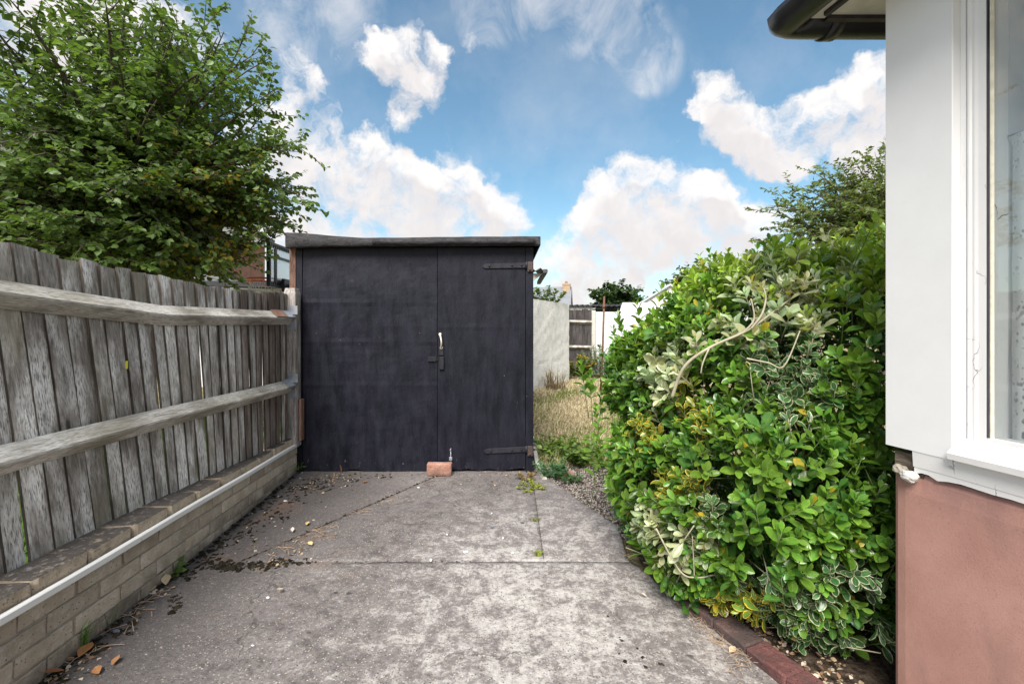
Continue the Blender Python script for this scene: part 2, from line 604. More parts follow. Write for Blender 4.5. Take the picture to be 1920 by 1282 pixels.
def mat_coping():
    m, nt, b = new_mat('lichen_coping')
    v, rnd, raw = objvec(nt)
    nrm = nt.new('ShaderNodeNewGeometry').outputs['Normal']
    nz = sep(nt, nrm)[2]
    n1 = nt.noise(v, 14, 7, 0.7)
    n2 = nt.noise(v, 60, 5, 0.7)
    c = nt.mix(nt.remap(n1, 0.35, 0.62), (0.34, 0.27, 0.20), (0.55, 0.46, 0.35))
    c = nt.mix(nt.remap(n2, 0.56, 0.70), c, (0.52, 0.49, 0.44))
    pit = nt.remap(nt.voro(v, 75), 0.22, 0.10)
    c = nt.mix(nt.math('MULTIPLY', pit, 0.6), c, (0.11, 0.09, 0.075))
    # black lichen crust grows on the upward faces
    li = nt.math('MULTIPLY', nt.remap(nz, 0.35, 0.8), nt.remap(nt.noise(v, 20, 6, 0.75), 0.30, 0.42))
    c = nt.mix(nt.math('MULTIPLY', li, 0.92), c, (0.060, 0.054, 0.052))
    li2 = nt.math('MULTIPLY', nt.remap(nz, 0.35, 0.8), nt.remap(nt.noise(v, 33, 5, 0.7), 0.55, 0.66))
    c = nt.mix(nt.math('MULTIPLY', li2, 0.6), c, (0.36, 0.34, 0.33))
    setp(nt, b, c, 0.92, nt.bump(nt.math('SUBTRACT', nt.math('ADD', n2, n1), pit), 0.8, 0.008), 0.2)
    return m


M_COPING = mat_coping()
M_MORTAR = mat_plain('old_mortar', (0.36, 0.32, 0.265), 0.95, 0.3, 20, 0.6)


def mat_blackpaint(name, base=(0.0055, 0.0058, 0.0115), worn=True, rough=0.50, seam=True):
    m, nt, b = new_mat(name)
    p = geo_pos(nt)
    x, y, z = sep(nt, p)
    br = nt.noise(nt.scalev(p, (1, 1, 0.12)), 75, 6, 0.7, dist=0.5)
    br2 = nt.noise(nt.scalev(p, (1, 1, 0.25)), 12, 6, 0.65)
    blot = nt.noise(p, 2.6, 4, 0.6)
    c = nt.mix(nt.remap(br2, 0.38, 0.66), base, tuple(q * 1.7 + 0.004 for q in base))
    c = nt.mix(nt.math('MULTIPLY', nt.remap(blot, 0.52, 0.68), 0.5), c, tuple(q * 1.9 for q in (base[0] * 1.12, base[1] * 0.95, base[2] * 0.95)))
    if worn:
        fl = nt.math('MULTIPLY', nt.remap(nt.noise(nt.scalev(p, (1.6, 1, 0.7)), 24, 6, 0.72), 0.62, 0.68), nt.remap(z, 0.16, 0.02))
        c = nt.mix(nt.math('MULTIPLY', fl, 0.8), c, (0.27, 0.24, 0.20))
        ch = nt.remap(nt.voro(p, 14), 0.055, 0.03)
        ch = nt.math('MULTIPLY', ch, nt.remap(nt.noise(p, 3.3, 2), 0.47, 0.55))
        c = nt.mix(nt.math('MULTIPLY', ch, 0.55), c, (0.36, 0.34, 0.33))
        sc = nt.math('MULTIPLY', nt.remap(nt.noise(nt.scalev(p, (1, 1, 0.3)), 52, 3, 0.6, dist=2.5), 0.70, 0.74), nt.remap(blot, 0.48, 0.6))
        c = nt.mix(nt.math('MULTIPLY', sc, 0.35), c, (0.2, 0.19, 0.19))
    r = nt.remap(br2, 0.3, 0.7, rough - 0.10, rough + 0.14)
    h = nt.math('ADD', br, nt.math('MULTIPLY', br2, 0.8))
    setp(nt, b, c, r, nt.bump(h, 0.7, 0.006), 0.26)
    return m


M_BLACK = mat_blackpaint('black_gloss_paint')
M_BLACK_IRON = mat_blackpaint('painted_iron', (0.016, 0.016, 0.021), False, 0.5)


def mat_felt():
    m, nt, b = new_mat('tarred_felt')
    p = geo_pos(nt)
    n1 = nt.noise(nt.scalev(p, (0.5, 1, 1.3)), 22, 7, 0.7, dist=0.8)
    n2 = nt.noise(p, 190, 3, 0.6)
    c = nt.mix(nt.remap(n1, 0.40, 0.66), (0.013, 0.0125, 0.015), (0.052, 0.049, 0.053))
    c = nt.mix(nt.math('MULTIPLY', nt.remap(n2, 0.63, 0.72), 0.7), c, (0.33, 0.32, 0.32))
    setp(nt, b, c, 0.75, nt.bump(nt.math('ADD', n1, nt.math('MULTIPLY', n2, 0.5)), 0.8, 0.008), 0.35)
    return m


M_FELT = mat_felt()


def mat_whitepaint(name, col=(0.80, 0.80, 0.82), cracks=0.0, rough=0.42):
    m, nt, b = new_mat(name)
    p = geo_pos(nt)
    n = nt.noise(p, 6, 5, 0.6)
    c = nt.mix(nt.remap(n, 0.35, 0.7), tuple(q * 0.95 for q in col), col)
    fine = nt.noise(p, 60, 5, 0.65)
    h = nt.math('ADD', n, nt.math('MULTIPLY', fine, 0.25))
    if cracks:
        wp = nt.vmath('ADD', p, nt.vmath('SCALE', nt.noise(p, 14, 4, 0.6, color=True), scale=0.05))
        vd = nt.voro(nt.scalev(wp, (1, 1, 0.45)), 11, 'DISTANCE_TO_EDGE')
        ck = nt.math('MULTIPLY', nt.remap(vd, 0.012, 0.004), nt.remap(nt.noise(p, 5.5, 3), 0.52, 0.60) if cracks > 0.5 else 0.0)
        c = nt.mix(nt.math('MULTIPLY', ck, cracks), c, (0.16, 0.15, 0.15))
        h = nt.math('SUBTRACT', h, nt.math('MULTIPLY', ck, 0.8))
        dirt = nt.remap(nt.noise(p, 28, 6, 0.7), 0.63, 0.75)
        c = nt.mix(nt.math('MULTIPLY', dirt, 0.45 * cracks), c, (0.42, 0.40, 0.38))
    setp(nt, b, c, rough, nt.bump(h, 0.25, 0.004), 0.45)
    return m


M_WHITE = mat_whitepaint('white_gloss_paint', (0.82, 0.82, 0.83), 0.25)
M_WHITE_OLD = mat_whitepaint('cracked_white_paint', (0.81, 0.80, 0.80), 1.0)
M_UPVC = mat_whitepaint('white_plastic', (0.82, 0.82, 0.80), 0.0, 0.3)


def mat_render_red():
    m, nt, b = new_mat('red_brown_masonry_paint')
    p = geo_pos(nt)
    n1 = nt.noise(p, 3.2, 5, 0.6)
    n2 = nt.noise(p, 75, 6, 0.65)
    c = nt.mix(nt.remap(n1, 0.35, 0.68), (0.37, 0.195, 0.162), (0.48, 0.270, 0.225))
    c = nt.mix(nt.math('MULTIPLY', nt.remap(n2, 0.56, 0.70), 0.35), c, (0.47, 0.30, 0.26))
    n4 = nt.noise(nt.scalev(p, (1, 1, 0.55)), 5.5, 7, 0.66, dist=0.5)
    c = nt.mix(nt.math('MULTIPLY', nt.remap(n4, 0.50, 0.66), 0.45), c, (0.29, 0.165, 0.142))
    c = nt.mix(nt.math('MULTIPLY', nt.remap(nt.noise(p, 240, 3, 0.6), 0.60, 0.70), 0.5), c, (0.16, 0.085, 0.075))
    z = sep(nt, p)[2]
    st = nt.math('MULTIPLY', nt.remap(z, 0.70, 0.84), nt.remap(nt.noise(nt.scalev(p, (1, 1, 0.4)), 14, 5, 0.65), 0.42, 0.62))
    c = nt.mix(nt.math('MULTIPLY', st, 0.55), c, (0.15, 0.085, 0.085))  # stain streaks, with the shade under the sill painted into the colour
    setp(nt, b, c, 0.68, nt.bump(nt.noise(p, 190, 5, 0.7), 0.35, 0.003), 0.35)
    return m


M_RED = mat_render_red()


def mat_whitewall(name, col=(0.80, 0.79, 0.76)):
    m, nt, b = new_mat(name)
    p = geo_pos(nt)
    n1 = nt.noise(p, 2.4, 6, 0.62)
    n2 = nt.noise(nt.scalev(p, (1, 1, 0.6)), 9, 7, 0.72)
    c = nt.mix(nt.remap(n1, 0.35, 0.7), tuple(q * 0.9 for q in col), col)
    c = nt.mix(nt.math('MULTIPLY', nt.remap(n2, 0.55, 0.70), 0.7), c, (0.42, 0.39, 0.34))
    sp = nt.math('MULTIPLY', nt.remap(nt.noise(p, 22, 6, 0.72), 0.58, 0.64), nt.remap(nt.noise(p, 2.2, 3), 0.5, 0.6))
    c = nt.mix(nt.math('MULTIPLY', sp, 0.6), c, (0.16, 0.15, 0.14))
    setp(nt, b, c, 0.85, nt.bump(nt.noise(p, 26, 6, 0.65), 0.5, 0.02), 0.25)
    return m


M_WHITEWALL = mat_whitewall('whitewashed_render')
M_WHITEWALL2 = mat_whitewall('white_render_far', (0.75, 0.76, 0.78))


def mat_ground():
    m, nt, b = new_mat('garden_soil')
    p = geo_pos(nt)
    n1 = nt.noise(p, 1.6, 6, 0.6)
    n2 = nt.noise(p, 24, 6, 0.7)
    c = nt.mix(nt.remap(n1, 0.38, 0.62), (0.30, 0.235, 0.14), (0.16, 0.155, 0.06))
    c = nt.mix(nt.remap(n2, 0.50, 0.66), c, (0.40, 0.33, 0.21))
    c = nt.mix(nt.remap(n2, 0.46, 0.34), c, (0.085, 0.065, 0.045))
    setp(nt, b, c, 0.95, nt.bump(n2, 0.9, 0.03), 0.15)
    return m


M_GROUND = mat_ground()


def mat_soil():
    m, nt, b = new_mat('bed_soil')
    p = geo_pos(nt)
    n2 = nt.noise(p, 45, 6, 0.7)
    c = nt.mix(nt.remap(n2, 0.36, 0.66), (0.030, 0.022, 0.017), (0.15, 0.11, 0.08))
    setp(nt, b, c, 0.95, nt.bump(n2, 1.0, 0.02), 0.15)
    return m


M_SOIL = mat_soil()


def mat_leaf(name, rough=0.36, trans=0.28, veg=True, midrib=0.35, spec=0.45):
    m, nt, b = new_mat(name)
    ca = nt.new('ShaderNodeAttribute', attribute_name='Col').outputs['Color']
    uvn = nt.new('ShaderNodeUVMap', uv_map='UVMap').outputs[0]
    u, v, _ = sep(nt, uvn)
    a = nt.math('ABSOLUTE', nt.math('SUBTRACT', nt.math('MULTIPLY', u, 2.0), 1.0))
    c = ca
    p = geo_pos(nt)
    n = nt.noise(p, 90, 4, 0.6)
    if veg:
        ea = nt.new('ShaderNodeAttribute', attribute_name='Edge').outputs['Color']
        e = nt.math('MAXIMUM', a, nt.remap(v, 0.72, 1.0))
        em = nt.remap(nt.math('ADD', e, nt.math('MULTIPLY', nt.math('SUBTRACT', n, 0.5), 0.5)), 0.70, 0.86)
        c = nt.mix(em, c, ea)
    c = nt.mix(nt.math('MULTIPLY', nt.remap(a, 0.11, 0.03), midrib), c, nt.mix(0.5, c, (0.32, 0.42, 0.14)))
    c = nt.vmath('SCALE', c, scale=nt.remap(nt.noise(p, 40, 3, 0.6), 0.3, 0.7, 0.82, 1.18))
    setp(nt, b, c, rough, nt.bump(nt.math('MULTIPLY', a, 0.5), 0.15, 0.003), spec)
    if trans:
        tr = nt.new('ShaderNodeBsdfTranslucent')
        nt.put(tr.inputs[0], nt.mix(1.0, c, (1.25, 1.3, 0.55), 'MULTIPLY'))
        mx = nt.new('ShaderNodeMixShader')
        mx.inputs[0].default_value = trans
        nt.l.new(b.outputs[0], mx.inputs[1])
        nt.l.new(tr.outputs[0], mx.inputs[2])
        nt.l.new(mx.outputs[0], nt.n['Material Output'].inputs[0])
    return m


M_LEAF = mat_leaf('shrub_leaf', rough=0.29, spec=0.55)
M_TREELEAF = mat_leaf('tree_leaf', rough=0.45, trans=0.40, veg=False, midrib=0.15)
M_BLADE = mat_leaf('grass_blade', rough=0.7, trans=0.25, veg=False, midrib=0.0, spec=0.2)
M_DRYLEAF = mat_leaf('dry_leaf', rough=0.8, trans=0.1, veg=False, midrib=0.3, spec=0.2)
M_PEBBLE = mat_leaf('pebble', rough=0.8, trans=0.0, veg=False, midrib=0.0, spec=0.3)
M_MOSS = mat_leaf('dark_moss', rough=0.95, trans=0.0, veg=False, midrib=0.0, spec=0.1)
M_BARK = mat_plain('bark', (0.115, 0.095, 0.078), 0.9, 0.35, 14, 0.6, spec=0.2)
M_STEM = mat_plain('pale_stem', (0.36, 0.33, 0.24), 0.7, 0.25, 30, 0.3, spec=0.3)
M_GREENSTEM = mat_plain('green_stem', (0.13, 0.17, 0.06), 0.6, 0.25, 30, 0.2, spec=0.3)
M_RUST = mat_plain('rusty_steel', (0.16, 0.075, 0.05), 0.75, 0.4, 30, 0.5, spec=0.3)
M_RUSTPLATE = mat_plain('rust_stained_plate', (0.26, 0.145, 0.105), 0.65, 0.25, 22, 0.4, spec=0.35)
M_GALV = mat_plain('galvanised_steel', (0.36, 0.38, 0.42), 0.45, 0.2, 25, 0.2, metal=0.6)
M_GUTTER = mat_plain('black_gutter_plastic', (0.022, 0.022, 0.027), 0.34, 0.2, 9, 0.1, spec=0.5)
M_SOFFIT = mat_plain('soffit_board', (0.66, 0.62, 0.58), 0.6, 0.12, 12, 0.2)
M_FASCIA = mat_plain('dark_fascia_paint', (0.03, 0.026, 0.032), 0.5, 0.4, 16, 0.3)
M_BRASS = mat_plain('worn_white_handle', (0.62, 0.56, 0.48), 0.4, 0.2, 60, 0.2)
M_HOLE = mat_plain('dark_hole', (0.006, 0.006, 0.006), 0.9, 0.1)
M_REDBRICK = mat_wallbrick('loose_red_brick', (0.36, 0.175, 0.125), (0.46, 0.25, 0.19), (0.50, 0.31, 0.25))
M_EDGEBRICK = mat_wallbrick('dark_edging_brick', (0.085, 0.055, 0.052), (0.15, 0.090, 0.080), (0.21, 0.14, 0.12))
M_EDGERED = mat_wallbrick('maroon_edging_brick', (0.13, 0.048, 0.046), (0.20, 0.072, 0.066), (0.24, 0.11, 0.10))
M_ASBESTOS = mat_plain('grey_corrugated_sheet', (0.10, 0.095, 0.09), 0.85, 0.35, 12, 0.5)
M_CREAM = mat_plain('cream_bargeboard', (0.62, 0.56, 0.44), 0.6, 0.15, 12, 0.2)
M_PALEROOF = mat_plain('pale_roof', (0.46, 0.50, 0.54), 0.7, 0.1, 3, 0.2)
M_RUSTYBLACK = mat_plain('rusting_painted_iron', (0.065, 0.045, 0.04), 0.6, 0.5, 40, 0.4)
M_SLATE = mat_plain('grey_slate', (0.20, 0.21, 0.235), 0.7, 0.12, 3, 0.2)
M_TANBRICK = mat_plain('tan_brickwork', (0.42, 0.30, 0.19), 0.85, 0.25, 6, 0.3)
M_NBRICK = mat_plain('red_brickwork', (0.27, 0.14, 0.105), 0.85, 0.25, 5, 0.3)
M_BLACKPLASTIC = mat_plain('black_plastic_frame', (0.028, 0.03, 0.036), 0.4, 0.2, 20)
M_ORANGE = mat_plain('orange_hoop_paint', (0.80, 0.17, 0.06), 0.4, 0.1, 20)
M_NET = mat_plain('white_net_cord', (0.75, 0.75, 0.76), 0.8, 0.05, 20)
M_PALECHIP = mat_plain('pale_render_chip', (0.70, 0.71, 0.74), 0.7, 0.12, 60)
M_DARKCHIP = mat_plain('blue_grey_chip', (0.10, 0.115, 0.15), 0.6, 0.2, 60)
M_STRAW = mat_plain('dry_straw', (0.42, 0.30, 0.20), 0.8, 0.3, 40)
M_MORTARLUMP = mat_plain('white_mortar', (0.74, 0.72, 0.68), 0.9, 0.12, 60, 0.8)
M_CONCEDGE = mat_plain('pale_concrete_kerb', (0.52, 0.50, 0.45), 0.85, 0.2, 22, 0.6)
M_DARKROOF = mat_plain('dark_roof_sheet', (0.035, 0.035, 0.04), 0.7, 0.25, 6, 0.3)
M_REVEAL = mat_plain('reveal_paint', (0.62, 0.63, 0.66), 0.6, 0.05, 6)
M_ROOM = mat_plain('room_wall', (0.20, 0.18, 0.16), 0.7, 0.04, 2)
M_PUTTY = mat_plain('yellowed_putty', (0.66, 0.63, 0.52), 0.6, 0.15, 40, 0.3)
M_CRACK = mat_plain('dark_putty_gap', (0.06, 0.06, 0.075), 0.9, 0.2)

# ------------------------------------------------------------------ ground and driveway
def clipped_grid(poly, step):
    """grid of quads cut to a convex polygon (list of xy, counter-clockwise)"""
    xs = [p[0] for p in poly]
    ys = [p[1] for p in poly]
    bm = bmesh.new()
    nx = max(2, int((max(xs) - min(xs)) / step) + 1)
    ny = max(2, int((max(ys) - min(ys)) / step) + 1)
    vs = [[bm.verts.new((min(xs) + (max(xs) - min(xs)) * i / nx, min(ys) + (max(ys) - min(ys)) * j / ny, 0)) for i in range(nx + 1)] for j in range(ny + 1)]
    for j in range(ny):
        for i in range(nx):
            bm.faces.new((vs[j][i], vs[j][i + 1], vs[j + 1][i + 1], vs[j + 1][i]))
    for k in range(len(poly)):
        a, b = Vector((*poly[k], 0)), Vector((*poly[(k + 1) % len(poly)], 0))
        d = b - a
        bmesh.ops.bisect_plane(bm, geom=bm.verts[:] + bm.edges[:] + bm.faces[:], plane_co=a, plane_no=(d.y, -d.x, 0), clear_outer=True)
    return bm


def fbm(x, y, s, z=0.0, o=3):
    return mnoise.fractal(Vector((x * s, y * s, z)), 1.0, 2.0, o)


def ground_obj():
    n = 60
    g = np.sinh(np.linspace(-6.2, 6.2, n)) / np.sinh(6.2) * 420.0
    V, Fc = [], []
    for j in range(n):
        for i in range(n):
            x, y = g[i], g[j] + 6
            V.append((x, y, -0.05 + (0.03 * fbm(x, y, 0.35) if abs(x) > 3 or y > 5 else 0.0)))
    for j in range(n - 1):
        for i in range(n - 1):
            a = j * n + i
            Fc.append((a, a + 1, a + n + 1, a + n))
    return props(put('ground', mesh_from('ground', V, Fc, M_GROUND, True)), kind='structure')


ground_obj()

JX = 0.176         # joint on the right
JY = 2.488         # joint across
GAP = 0.004
drive = thing('driveway', None, None, (0, 2, 0), kind='structure')
slabs = [
    [(-1.95, -1.5), (1.30, -1.5), (1.34, 0.77), (0.655, JY - GAP / 2), (-1.95, JY - GAP / 2)],
    [(-1.95, JY + GAP / 2), (-1.50, JY + GAP / 2), (-0.469, 4.30), (-1.95, 4.30)],
    [(-1.482, JY + GAP / 2), (JX - GAP / 2, JY + GAP / 2), (JX - GAP / 2, 4.30), (-0.451, 4.30)],
    [(JX + GAP / 2, JY + GAP / 2), (0.64, JY + GAP / 2), (0.68, 2.95), (0.20, 4.16), (JX + GAP / 2, 4.16)],
]
for k, poly in enumerate(slabs):
    bm = clipped_grid(poly, 0.035)
    bedges = [e for e in bm.edges if e.is_boundary]
    bset = {v for e in bedges for v in e.verts}
    for v in bm.verts:
        v.co.z = 0.004 * fbm(v.co.x, v.co.y, 2.2, k) + 0.0015 * fbm(v.co.x, v.co.y, 14, k)
        if v in bset:
            v.co.z -= 0.001 + 0.0015 * abs(fbm(v.co.x, v.co.y, 19, 3))
            v.co.x += 0.0015 * fbm(v.co.x, v.co.y, 23, 7)
            v.co.y += 0.0015 * fbm(v.co.x, v.co.y, 23, 9)
    ex = bmesh.ops.extrude_edge_only(bm, edges=bedges)
    for v in [q for q in ex['geom'] if isinstance(q, bmesh.types.BMVert)]:
        v.co.z -= 0.09
    bmesh.ops.recalc_face_normals(bm, faces=bm.faces)
    me = bpy.data.meshes.new('concrete_slab')
    bm.to_mesh(me)
    bm.free()
    me.materials.append(M_CONC)
    me.polygons.foreach_set('use_smooth', [True] * len(me.polygons))
    put('concrete_slab', me, drive)
jd = MB()
jd.box((-1.9, JY - 0.03, -0.06), (0.64, JY + 0.03, -0.0018))
jc_ = jd.build('joint_fill', M_CONC, drive)
jd = MB()
jd.box((JX - 0.03, JY + 0.031, -0.06), (JX + 0.03, 4.3, -0.0037))
jd.prism([(-0.03, -0.06), (0.03, -0.06), (0.03, -0.0040), (-0.03, -0.0040)],
         [((-1.491, JY, 0), (0.87, -0.49, 0), (0, 0, 1)), ((-0.46, 4.29, 0), (0.87, -0.49, 0), (0, 0, 1))])
jd.build('joint_dirt', M_SOIL, drive)

# planting bed and gravel strip
bm = clipped_grid([(1.15, 1.2), (1.4, 1.2), (3.2, 1.7), (3.2, 3.4), (0.75, 3.4), (0.70, 2.4)], 0.05)
for v in bm.verts:
    v.co.z = -0.012 + 0.018 * fbm(v.co.x, v.co.y, 5, 4) + 0.008 * fbm(v.co.x, v.co.y, 22, 4)
me = bpy.data.meshes.new('planting_bed')
bm.to_mesh(me)
bm.free()
me.materials.append(M_SOIL)
props(put('planting_bed', me), kind='structure')
bm = clipped_grid([(0.24, 4.02), (0.64, 2.9), (1.2, 2.9), (1.3, 4.2), (0.45, 4.45)], 0.05)
for v in bm.verts:
    v.co.z = -0.022 + 0.006 * fbm(v.co.x, v.co.y, 12, 4)
me = bpy.data.meshes.new('gravel_path')
bm.to_mesh(me)
bm.free()
me.materials.append(M_SOIL)
props(put('gravel_path', me), kind='structure')

# ------------------------------------------------------------------ low garden wall of bricks
W0 = Vector((-1.74, 2.15, 0))
WD = Vector((-0.174, 1.83, 0)).normalized()
WN = Vector((WD.y, -WD.x, 0))            # towards the driveway
S0, S1 = -1.55, 1.925                     # along the wall, zero at W0


def wall_top(s):
    return 0.374 - 0.0268 * s


def wp(s, out, z):
    return W0 + WD * s + WN * out + Vector((0, 0, z))


garden_wall = thing('brick_garden_wall', 'low pale brick wall under the grey timber fence with rough lichened coping', 'wall', wp(0, 0, 0))


def rough_block(name, s0, s1, z0, z1, depth, mat, out=0.0, rough=0.003, parent=None, seg=(4, 2, 2), top=False, slope=True):
    """slightly uneven block in wall coordinates"""
    bm = bmesh.new()
    bmesh.ops.create_cube(bm, size=1.0)
    sd = random.random() * 50
    bmesh.ops.bevel(bm, geom=bm.edges[:], offset=0.035 if not top else 0.06, segments=1, affect='EDGES')
    me = bpy.data.meshes.new(name)
    for v in bm.verts:
        a, b, c = v.co.x + 0.5, v.co.y + 0.5, v.co.z + 0.5
        s = s0 + (s1 - s0) * a
        zz = z0 + (z1 - z0) * c
        if slope:
            zz += -0.0268 * s
        o_ = out - depth * (1 - b)
        n = mnoise.noise_vector(Vector((a * 3 + sd, b * 3, c * 3))) * rough
        v.co = wp(s, o_, zz) + n
    ctr = wp((s0 + s1) / 2, out - depth / 2, (z0 + z1) / 2)
    bm.transform(Matrix.Translation(-ctr))
    bm.to_mesh(me)
    bm.free()
    me.materials.append(mat)
    return put(name, me, parent, loc=ctr)


core = MB()
core.prism([(-0.094, -0.05), (-0.007, -0.05), (-0.007, 0.362), (-0.094, 0.362)],
           [(W0 + WD * S0 + Vector((0, 0, -0.0268 * S0)), WN, (0, 0, 1)), (W0 + WD * S1 + Vector((0, 0, -0.0268 * S1)), WN, (0, 0, 1))])
core.build('mortar_core', M_MORTAR, garden_wall)
BL, BH = 0.236, 0.076
rr = random.Random(3)
for row in range(4):
    zt = 0.284 - row * BH
    s = S0 - (0.12 if row % 2 else 0.0)
    while s < S1 - 0.02:
        e = min(s + BL, S1)
        b0 = max(s, S0)
        if e - b0 > 0.03:
            rough_block('brick', b0 + 0.005, e - 0.005, zt - BH + 0.009 + rr.uniform(-0.002, 0.002), zt + rr.uniform(-0.002, 0.002), 0.10, M_BRICK,
                        rr.uniform(-0.003, 0.004), 0.004, garden_wall)
        s += BL + rr.uniform(-0.006, 0.006)
s = S0
while s < S1 - 0.02:
    e = min(s + 0.247 + rr.uniform(-0.012, 0.012), S1)
    rough_block('coping_brick', s + 0.005, e - 0.006, 0.294, 0.374 + rr.uniform(-0.007, 0.005), 0.155, M_COPING,
                0.010 + rr.uniform(-0.004, 0.005), 0.010, garden_wall, top=True)
    s = e

trunk_ = thing('cable_trunking', 'thin white plastic cable cover running along the brick wall below its coping', 'cable cover', wp(0.0, 0.02, 0.30))
sj = -0.075
for a, b in ((S0, sj - 0.002), (sj + 0.002, S1 - 0.01)):
    mb = MB()
    N = 8
    path = []
    for i in range(N + 1):
        s = a + (b - a) * i / N
        path.append((wp(s, 0.019, 0.309 - 0.0268 * s + 0.002 * math.sin(s * 5)), WN, (0, 0, 1)))
    mb.prism([(0, 0.015), (0, -0.015), (0.016, -0.015), (0.020, -0.011), (0.020, 0.011), (0.016, 0.015)], path)
    mb.build('trunking_length', M_UPVC, trunk_)

# ------------------------------------------------------------------ timber fence
def fence_base(y):
    return -1.872 - 0.0375 * (y - 1.7)


def fence_lean(y):
    return float(np.interp(y, [0.6, 2.0, 2.5, 3.0, 3.5, 4.1], [0.185, 0.165, 0.12, 0.06, 0.02, 0.0]))


def fence_top(y):
    return float(np.interp(y, [0.6, 1.8, 2.1, 2.3, 2.7, 3.05, 3.5, 4.05], [1.72, 1.622, 1.592, 1.582, 1.560, 1.556, 1.558, 1.580]))


def fence_x(y, z):
    t = (z - 0.35) / 1.25
    return fence_base(y) - fence_lean(y) * t


fence = thing('timber_fence', 'weathered grey featheredge fence on two rails standing behind the low brick wall', 'fence', (fence_x(2.5, 0.3), 2.5, 0.3))
rr = random.Random(8)
y = 0.85
while y < 3.93:
    w = rr.uniform(0.078, 0.102)
    ov = rr.uniform(0.012, 0.020)
    zt = fence_top(y + w / 2) + rr.uniform(-0.012, 0.010)
    zb = 0.27
    tilt = rr.uniform(-0.004, 0.004) + 0.008
    botgap = rr.uniform(0.004, 0.036) if rr.random() < 0.6 else 0.0
    warp = rr.uniform(-0.006, 0.006)
    mb = MB()
    path = []
    N = 6
    for i in range(N + 1):
        t = i / N
        z = zb + (zt - zb) * t
        yc = y + tilt * (1 - t) * 1.2
        wd = w + ov - botgap * (1 - t) ** 1.5
        x = fence_x(yc, z) + warp * math.sin(t * math.pi) + rr.uniform(-0.0012, 0.0012)
        path.append((Vector((x, yc, z + 0.0)), Vector((1, 0, 0)), Vector((0, wd, 0))))
    sl = rr.uniform(-0.008, 0.008)
    mb.prism([(0.000, 0.0), (0.008, 1.0), (0.024, 1.0), (0.016, 0.0)][::-1] if False else [(0.0095, 0.0), (0.0225, 0.0), (0.0085, 1.0), (0.0, 1.0)], path)
    mb.v[-4].z += sl
    mb.v[-3].z += sl
    mt = M_FENCE if y < 3.25 or rr.random() < 0.4 else M_FENCE_BROWN
    bo = mb.build('board', mt, fence, origin=(fence_x(y, 1.0), y + w / 2, 0.9))
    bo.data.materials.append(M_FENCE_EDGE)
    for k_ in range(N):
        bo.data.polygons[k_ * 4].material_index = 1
    y += w


def rail(zs, name):
    ys = [0.8, 1.3, 1.8, 2.2, 2.42, 2.54, 2.75, 3.2, 3.6, 3.93]
    mb = MB()
    path = []
    for q in ys:
        z = float(np.interp(q, *zs))
        path.append((Vector((fence_x(q, z) + 0.026, q, z)), Vector((1, 0, 0)), Vector((0, 0, 1))))
    mb.prism([(0.0, -0.054), (0.008, -0.058), (0.060, -0.008), (0.060, 0.002), (0.008, 0.054), (0.0, 0.050)], path)
    return mb.build(name, M_RAIL, fence, origin=path[4][0])


UPZ = ([0.8, 1.75, 2.1, 2.54, 3.0, 4.0], [1.47, 1.404, 1.380, 1.348, 1.355, 1.372])
LOZ = ([0.8, 1.7, 2.5, 4.0], [0.775, 0.783, 0.785, 0.785])
rail(UPZ, 'rail')
rail(LOZ, 'rail')
for zz, nm, mt in ((1.371, 'rail_bracket', M_GALV), (0.785, 'rail_bracket', M_GALV)):
    mb = MB()
    xx = fence_x(3.9, zz) + 0.026
    for (x0, z0, x1, z1) in ((0.0, 0.058, 0.064, 0.004), (0.064, -0.006, 0.0, -0.062)):
        mb.add([(xx + x0, 3.80, zz + z0), (xx + x1, 3.80, zz + z1), (xx + x1, 3.935, zz + z1), (xx + x0, 3.935, zz + z0),
                (xx + x0 + 0.004, 3.80, zz + z0 + 0.004), (xx + x1 + 0.004, 3.80, zz + z1 + 0.002), (xx + x1 + 0.004, 3.935, zz + z1 + 0.002), (xx + x0 + 0.004, 3.935, zz + z0 + 0.004)],
               [(0, 1, 2, 3), (4, 7, 6, 5), (0, 4, 5, 1), (2, 6, 7, 3), (1, 5, 6, 2), (0, 3, 7, 4)])
    mb.box((xx - 0.005, 3.922, zz + 0.03), (xx + 0.085, 3.929, zz + 0.105))
    mb.box((xx - 0.005, 3.922, zz - 0.10), (xx + 0.075, 3.929, zz - 0.035))
    mb.build(nm, mt, fence)
mb = MB()
xx = fence_x(3.7, 1.37) + 0.026
mb.add([(xx + 0.006, 3.62, 1.371 + 0.056), (xx + 0.064, 3.62, 1.371 + 0.004), (xx + 0.066, 3.79, 1.372 + 0.004), (xx + 0.008, 3.79, 1.372 + 0.056),
        (xx + 0.010, 3.62, 1.371 + 0.060), (xx + 0.068, 3.62, 1.371 + 0.006), (xx + 0.070, 3.79, 1.372 + 0.006), (xx + 0.012, 3.79, 1.372 + 0.060)],
       [(3, 2, 1, 0), (4, 5, 6, 7), (0, 1, 5, 4), (1, 2, 6, 5), (2, 3, 7, 6), (3, 0, 4, 7)])
mb.build('rust_plate', M_RUSTPLATE, fence)
